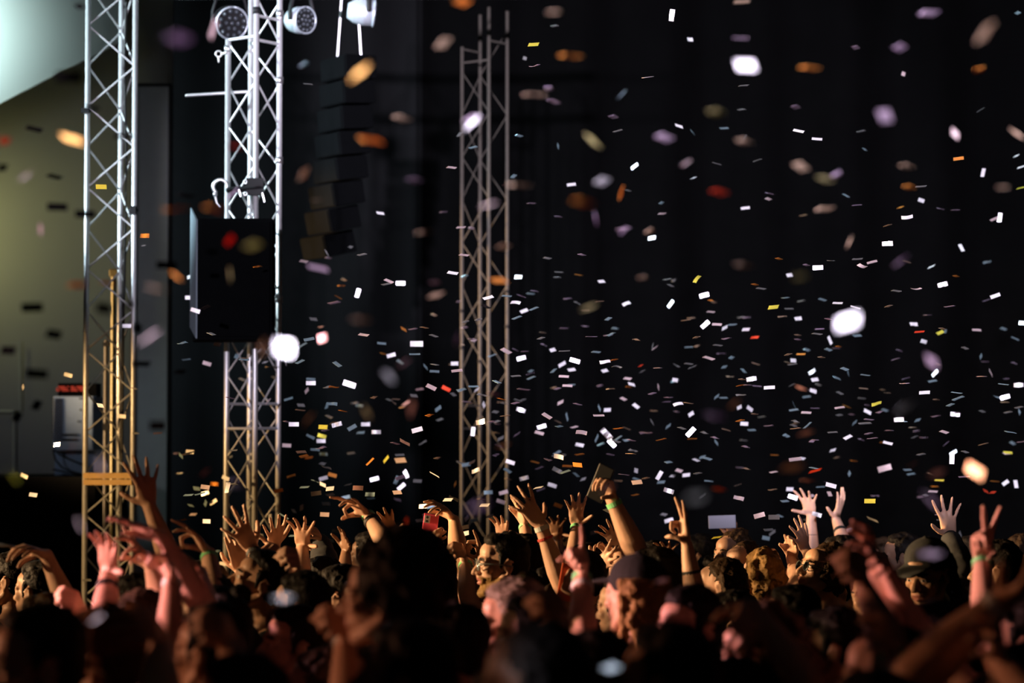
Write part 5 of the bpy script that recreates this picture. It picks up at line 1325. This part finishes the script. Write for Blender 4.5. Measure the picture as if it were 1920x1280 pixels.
# candidate rotations, shared by all flakes
NR = 2600
q = rng.normal(size=(NR, 4)); q /= np.linalg.norm(q, axis=1)[:, None]
a_, b_, c_, d_ = q.T
ROT = np.stack([np.stack([1 - 2 * (c_**2 + d_**2), 2 * (b_*c_ - a_*d_), 2 * (b_*d_ + a_*c_)], -1),
                np.stack([2 * (b_*c_ + a_*d_), 1 - 2 * (b_**2 + d_**2), 2 * (c_*d_ - a_*b_)], -1),
                np.stack([2 * (b_*d_ - a_*c_), 2 * (c_*d_ + a_*b_), 1 - 2 * (b_**2 + c_**2)], -1)], 1)
UX, NX = ROT[:, :, 0], ROT[:, :, 2]       # long axis, normal
VX = ROT[:, :, 1]
def choose(p, Lpx, Tpx, ang, kind, weight_b):
    """orientation whose outline and brightness suit the photo"""
    pn = np.array(p); d = pn[1]; k = FPX / d
    vd = CAMP - pn; vd = vd / np.linalg.norm(vd)
    lx, lz = UX[:, 0] * CL * k, UX[:, 2] * CL * k
    wx, wz = VX[:, 0] * CW * k, VX[:, 2] * CW * k
    length = np.hypot(lx, lz)
    area = np.abs(lx * wz - lz * wx)
    th = area / np.maximum(length, 1e-3)
    an = np.degrees(np.arctan2(lz, lx))
    da = np.abs((an - ang + 90) % 180 - 90)
    alt = length < np.hypot(wx, wz)
    err = ((length - Lpx) / max(Lpx, 4)) ** 2 * 1.4 + ((th - Tpx) / max(Tpx, 3)) ** 2 * 0.8 + (da / 25) ** 2 * min(1.0, (Lpx / max(Tpx, 1) - 1) * 2 + .1) + alt * .3
    mat, tgt, _ = KIND[kind]
    br = np.full(NR, 0.003)
    nv = NX @ vd
    gl, al = SPEC.get(mat, (0.12, 0.35))
    warm = np.zeros(NR)
    for L, E, blue in light_at(pn):
        nl = NX @ L
        same = (nl * nv) > 0
        df = ALB[mat] * (1 - gl) / math.pi * np.abs(nl) * np.where(same, 0.7 if mat[0] == 'p' else .85, 0.3 if mat[0] == 'p' else .15)
        h = (L + vd); h = h / np.linalg.norm(h)
        nh = np.abs(NX @ h); a2 = (al * al) ** 2
        D = a2 / (math.pi * ((nh ** 2) * (a2 - 1) + 1) ** 2)
        sp = np.where(same, gl * ALB[mat] * D / (4 * np.maximum(np.abs(nv), .08)), 0)
        add = E * (df + np.minimum(sp, 6)); br = br + add
        if blue < .6: warm = warm + add
    eb = np.abs(np.log((br + .004) / (tgt + .004)))
    if kind == 'B': eb = np.maximum(0, np.log(tgt) - np.log(br + .004))
    if kind in 'BWPTGVDSC': eb = eb + 1.6 * warm / br
    i = int(np.argmin(err + weight_b * eb))
    return i, br[i]

ROWS = []
for (ox, oy), txt in SHARP.items():
    for row in txt.split('|'):
        x, y, L, T, an, kd = row.split()
        x, y, L, T, an = float(x) / Z + ox, float(y) / Z + oy, float(L) / Z, float(T) / Z, float(an)
        d = min(14.2, max(9.3, FPX * CL / max(L, 1) * 0.97))
        ROWS.append((x, y, d, L, T, an, kd, 0))
for (ox, oy), txt in SOFT.items():
    for row in txt.split('|'):
        x, y, w, h, an, kd = row.split()
        x, y, w, h, an = float(x) / Z + ox, float(y) / Z + oy, float(w) / Z, float(h) / Z, float(an)
        b = min(w, h) * (0.80 if kd != 'K' else 0.72)
        d = 1.0 / (b / BLUR_K + 1.0 / FOCUS)
        if kd in 'ASWYCO' and y > 560 and d < 6.8: d = min(d, 4.35)
        ROWS.append((x, y, d, max(6, w - b * (.9 if kd != 'K' else .4)), max(4, h - b * (.9 if kd != 'K' else .4)), an, kd, b))
placed = []
for i, (x, y, d, L, T, an, kd, b) in enumerate(ROWS):
    p = PX(x, y, d)
    k, br = choose(p, L, T, an, kd, 0.75 if b == 0 else (6.0 if kd == 'B' else 3.0 if kd in 'ASWYCOR' else 1.1))
    placed.append((p, k, br, x, y, d, L, T, an, kd, b))
placed.sort(key=lambda r: -((max(r[6], 1) + r[10]) * (max(r[7], 1) + r[10])))

def column_words(x):
    for lim, w in ((150, 'left of the leftmost truss'), (258, 'across the leftmost truss'), (330, 'by the grey panel'), (410, 'left of the second truss'), (535, 'across the second truss'),
                   (640, 'past the second truss'), (760, 'before the third truss'), (860, 'left of the third truss'), (960, 'across the third truss'), (1080, 'past the third truss'),
                   (1200, 'over the black phone'), (1330, 'over the peace sign'), (1460, 'past the peace sign'), (1600, 'over the thin arms'), (1740, 'past the thin arms'), (1830, 'near the right side'), (3000, 'at the right edge')):
        if x < lim: return w
def row_words(y):
    for lim, w in ((110, 'at the top edge'), (230, 'high up'), (350, 'in the upper quarter'), (470, 'above mid height'), (570, 'at mid height'), (660, 'below mid height'), (740, 'low over the crowd'), (820, 'lower over the crowd'), (890, 'above the hands'), (960, 'at highest hands'), (1040, 'among the hands'), (3000, 'down among the heads')):
        if y < lim: return w
def look_words(L, T, an, b):
    if b > 17: s = 'large blurred'
    elif b > 0: s = 'soft'
    elif L < 11: s = 'tiny'
    else: s = ''
    if b > 17: return s + ' ', 'dot'
    if T < 4.2: sh = 'sliver'
    elif L / max(T, 1) < 1.4: sh = 'square'
    else: sh = 'slip'
    a = (an + 90) % 180 - 90
    t = 'upright' if abs(a) > 68 else ('rising' if a > 14 else ('falling' if a < -14 else 'level'))
    return (s + ' ' if s else ''), t + ' ' + sh
LAB = {}
CLK = {}
KEEP = placed[:300]
for r in KEEP:
    p, k, br, x, y, d, L, T, an, kd, b = r
    s, sh = look_words(L, T, an, b)
    key = f"{s}{KIND[kd][2]} confetti {sh} {column_words(x)}, {row_words(y)}"
    LAB.setdefault(key, []).append(r)
ORD = {2: ('left one', 'right one'), 3: ('left one', 'middle one', 'right one'), 4: ('leftmost', 'second from left', 'third from left', 'rightmost')}
for key, rs in LAB.items():
    rs.sort(key=lambda r: r[3])
    for j, r in enumerate(rs):
        p, k, br, x, y, d, L, T, an, kd, b = r
        lab = key if len(rs) == 1 else key + ', ' + ORD.get(len(rs), ORD[4])[min(j, 3)]
        var = (0, 0, 0, 2, 0, 1)[int(x * 7 + y * 3) % 6] if b == 0 else 0
        mk = (KIND[kd][0], var)
        if mk not in CMESH: CMESH[mk] = conf_mesh(*mk)
        o = bpy.data.objects.new('confetti', CMESH[mk])
        COL.objects.link(o)
        o.matrix_world = Matrix.Translation(p) @ Matrix(ROT[k].tolist()).to_4x4()
        tag(o, lab, 'confetti', 'confetti in the air')
# the remaining small flakes, as one mass
mb = MB()
rest = placed[300:]
mats = list(CM.keys()); mi = []
def add_flake(p, k, kd, var=0, sc=1.0):
    me = CMESH.get((KIND[kd][0], var)) or CMESH.setdefault((KIND[kd][0], var), conf_mesh(KIND[kd][0], var))
    R = Matrix(ROT[k].tolist())
    mb.add([p + R @ (v.co * sc) for v in me.vertices], [tuple(q.vertices) for q in me.polygons])
    mi.extend([mats.index(KIND[kd][0])] * len(me.polygons))
for r in rest: add_flake(r[0], r[1], r[9], 0)
rr = random.Random(5)
for i in range(330):
    x = rr.uniform(545, 1925) if rr.random() < .93 else rr.uniform(330, 560); y = rr.triangular(380, 1010, 830)
    d = rr.uniform(11.5, 16.5); p = PX(x, y, d)
    kd = rr.choice('GGDDDTTnno')
    k, br = choose(p, rr.uniform(9, 17), rr.uniform(1.5, 5), rr.uniform(-35, 35), kd, 1.4)
    add_flake(p, k, kd, rr.choice((0, 0, 0, 2)))
me = mb.mesh('distant_confetti')
for k in mats: me.materials.append(CM[k])
me.polygons.foreach_set('material_index', np.array(mi, np.int32))
o = bpy.data.objects.new('distant_confetti', me); COL.objects.link(o)
tag(o, 'scatter of tiny dim confetti specks behind the bright flakes', 'confetti', kind='stuff')
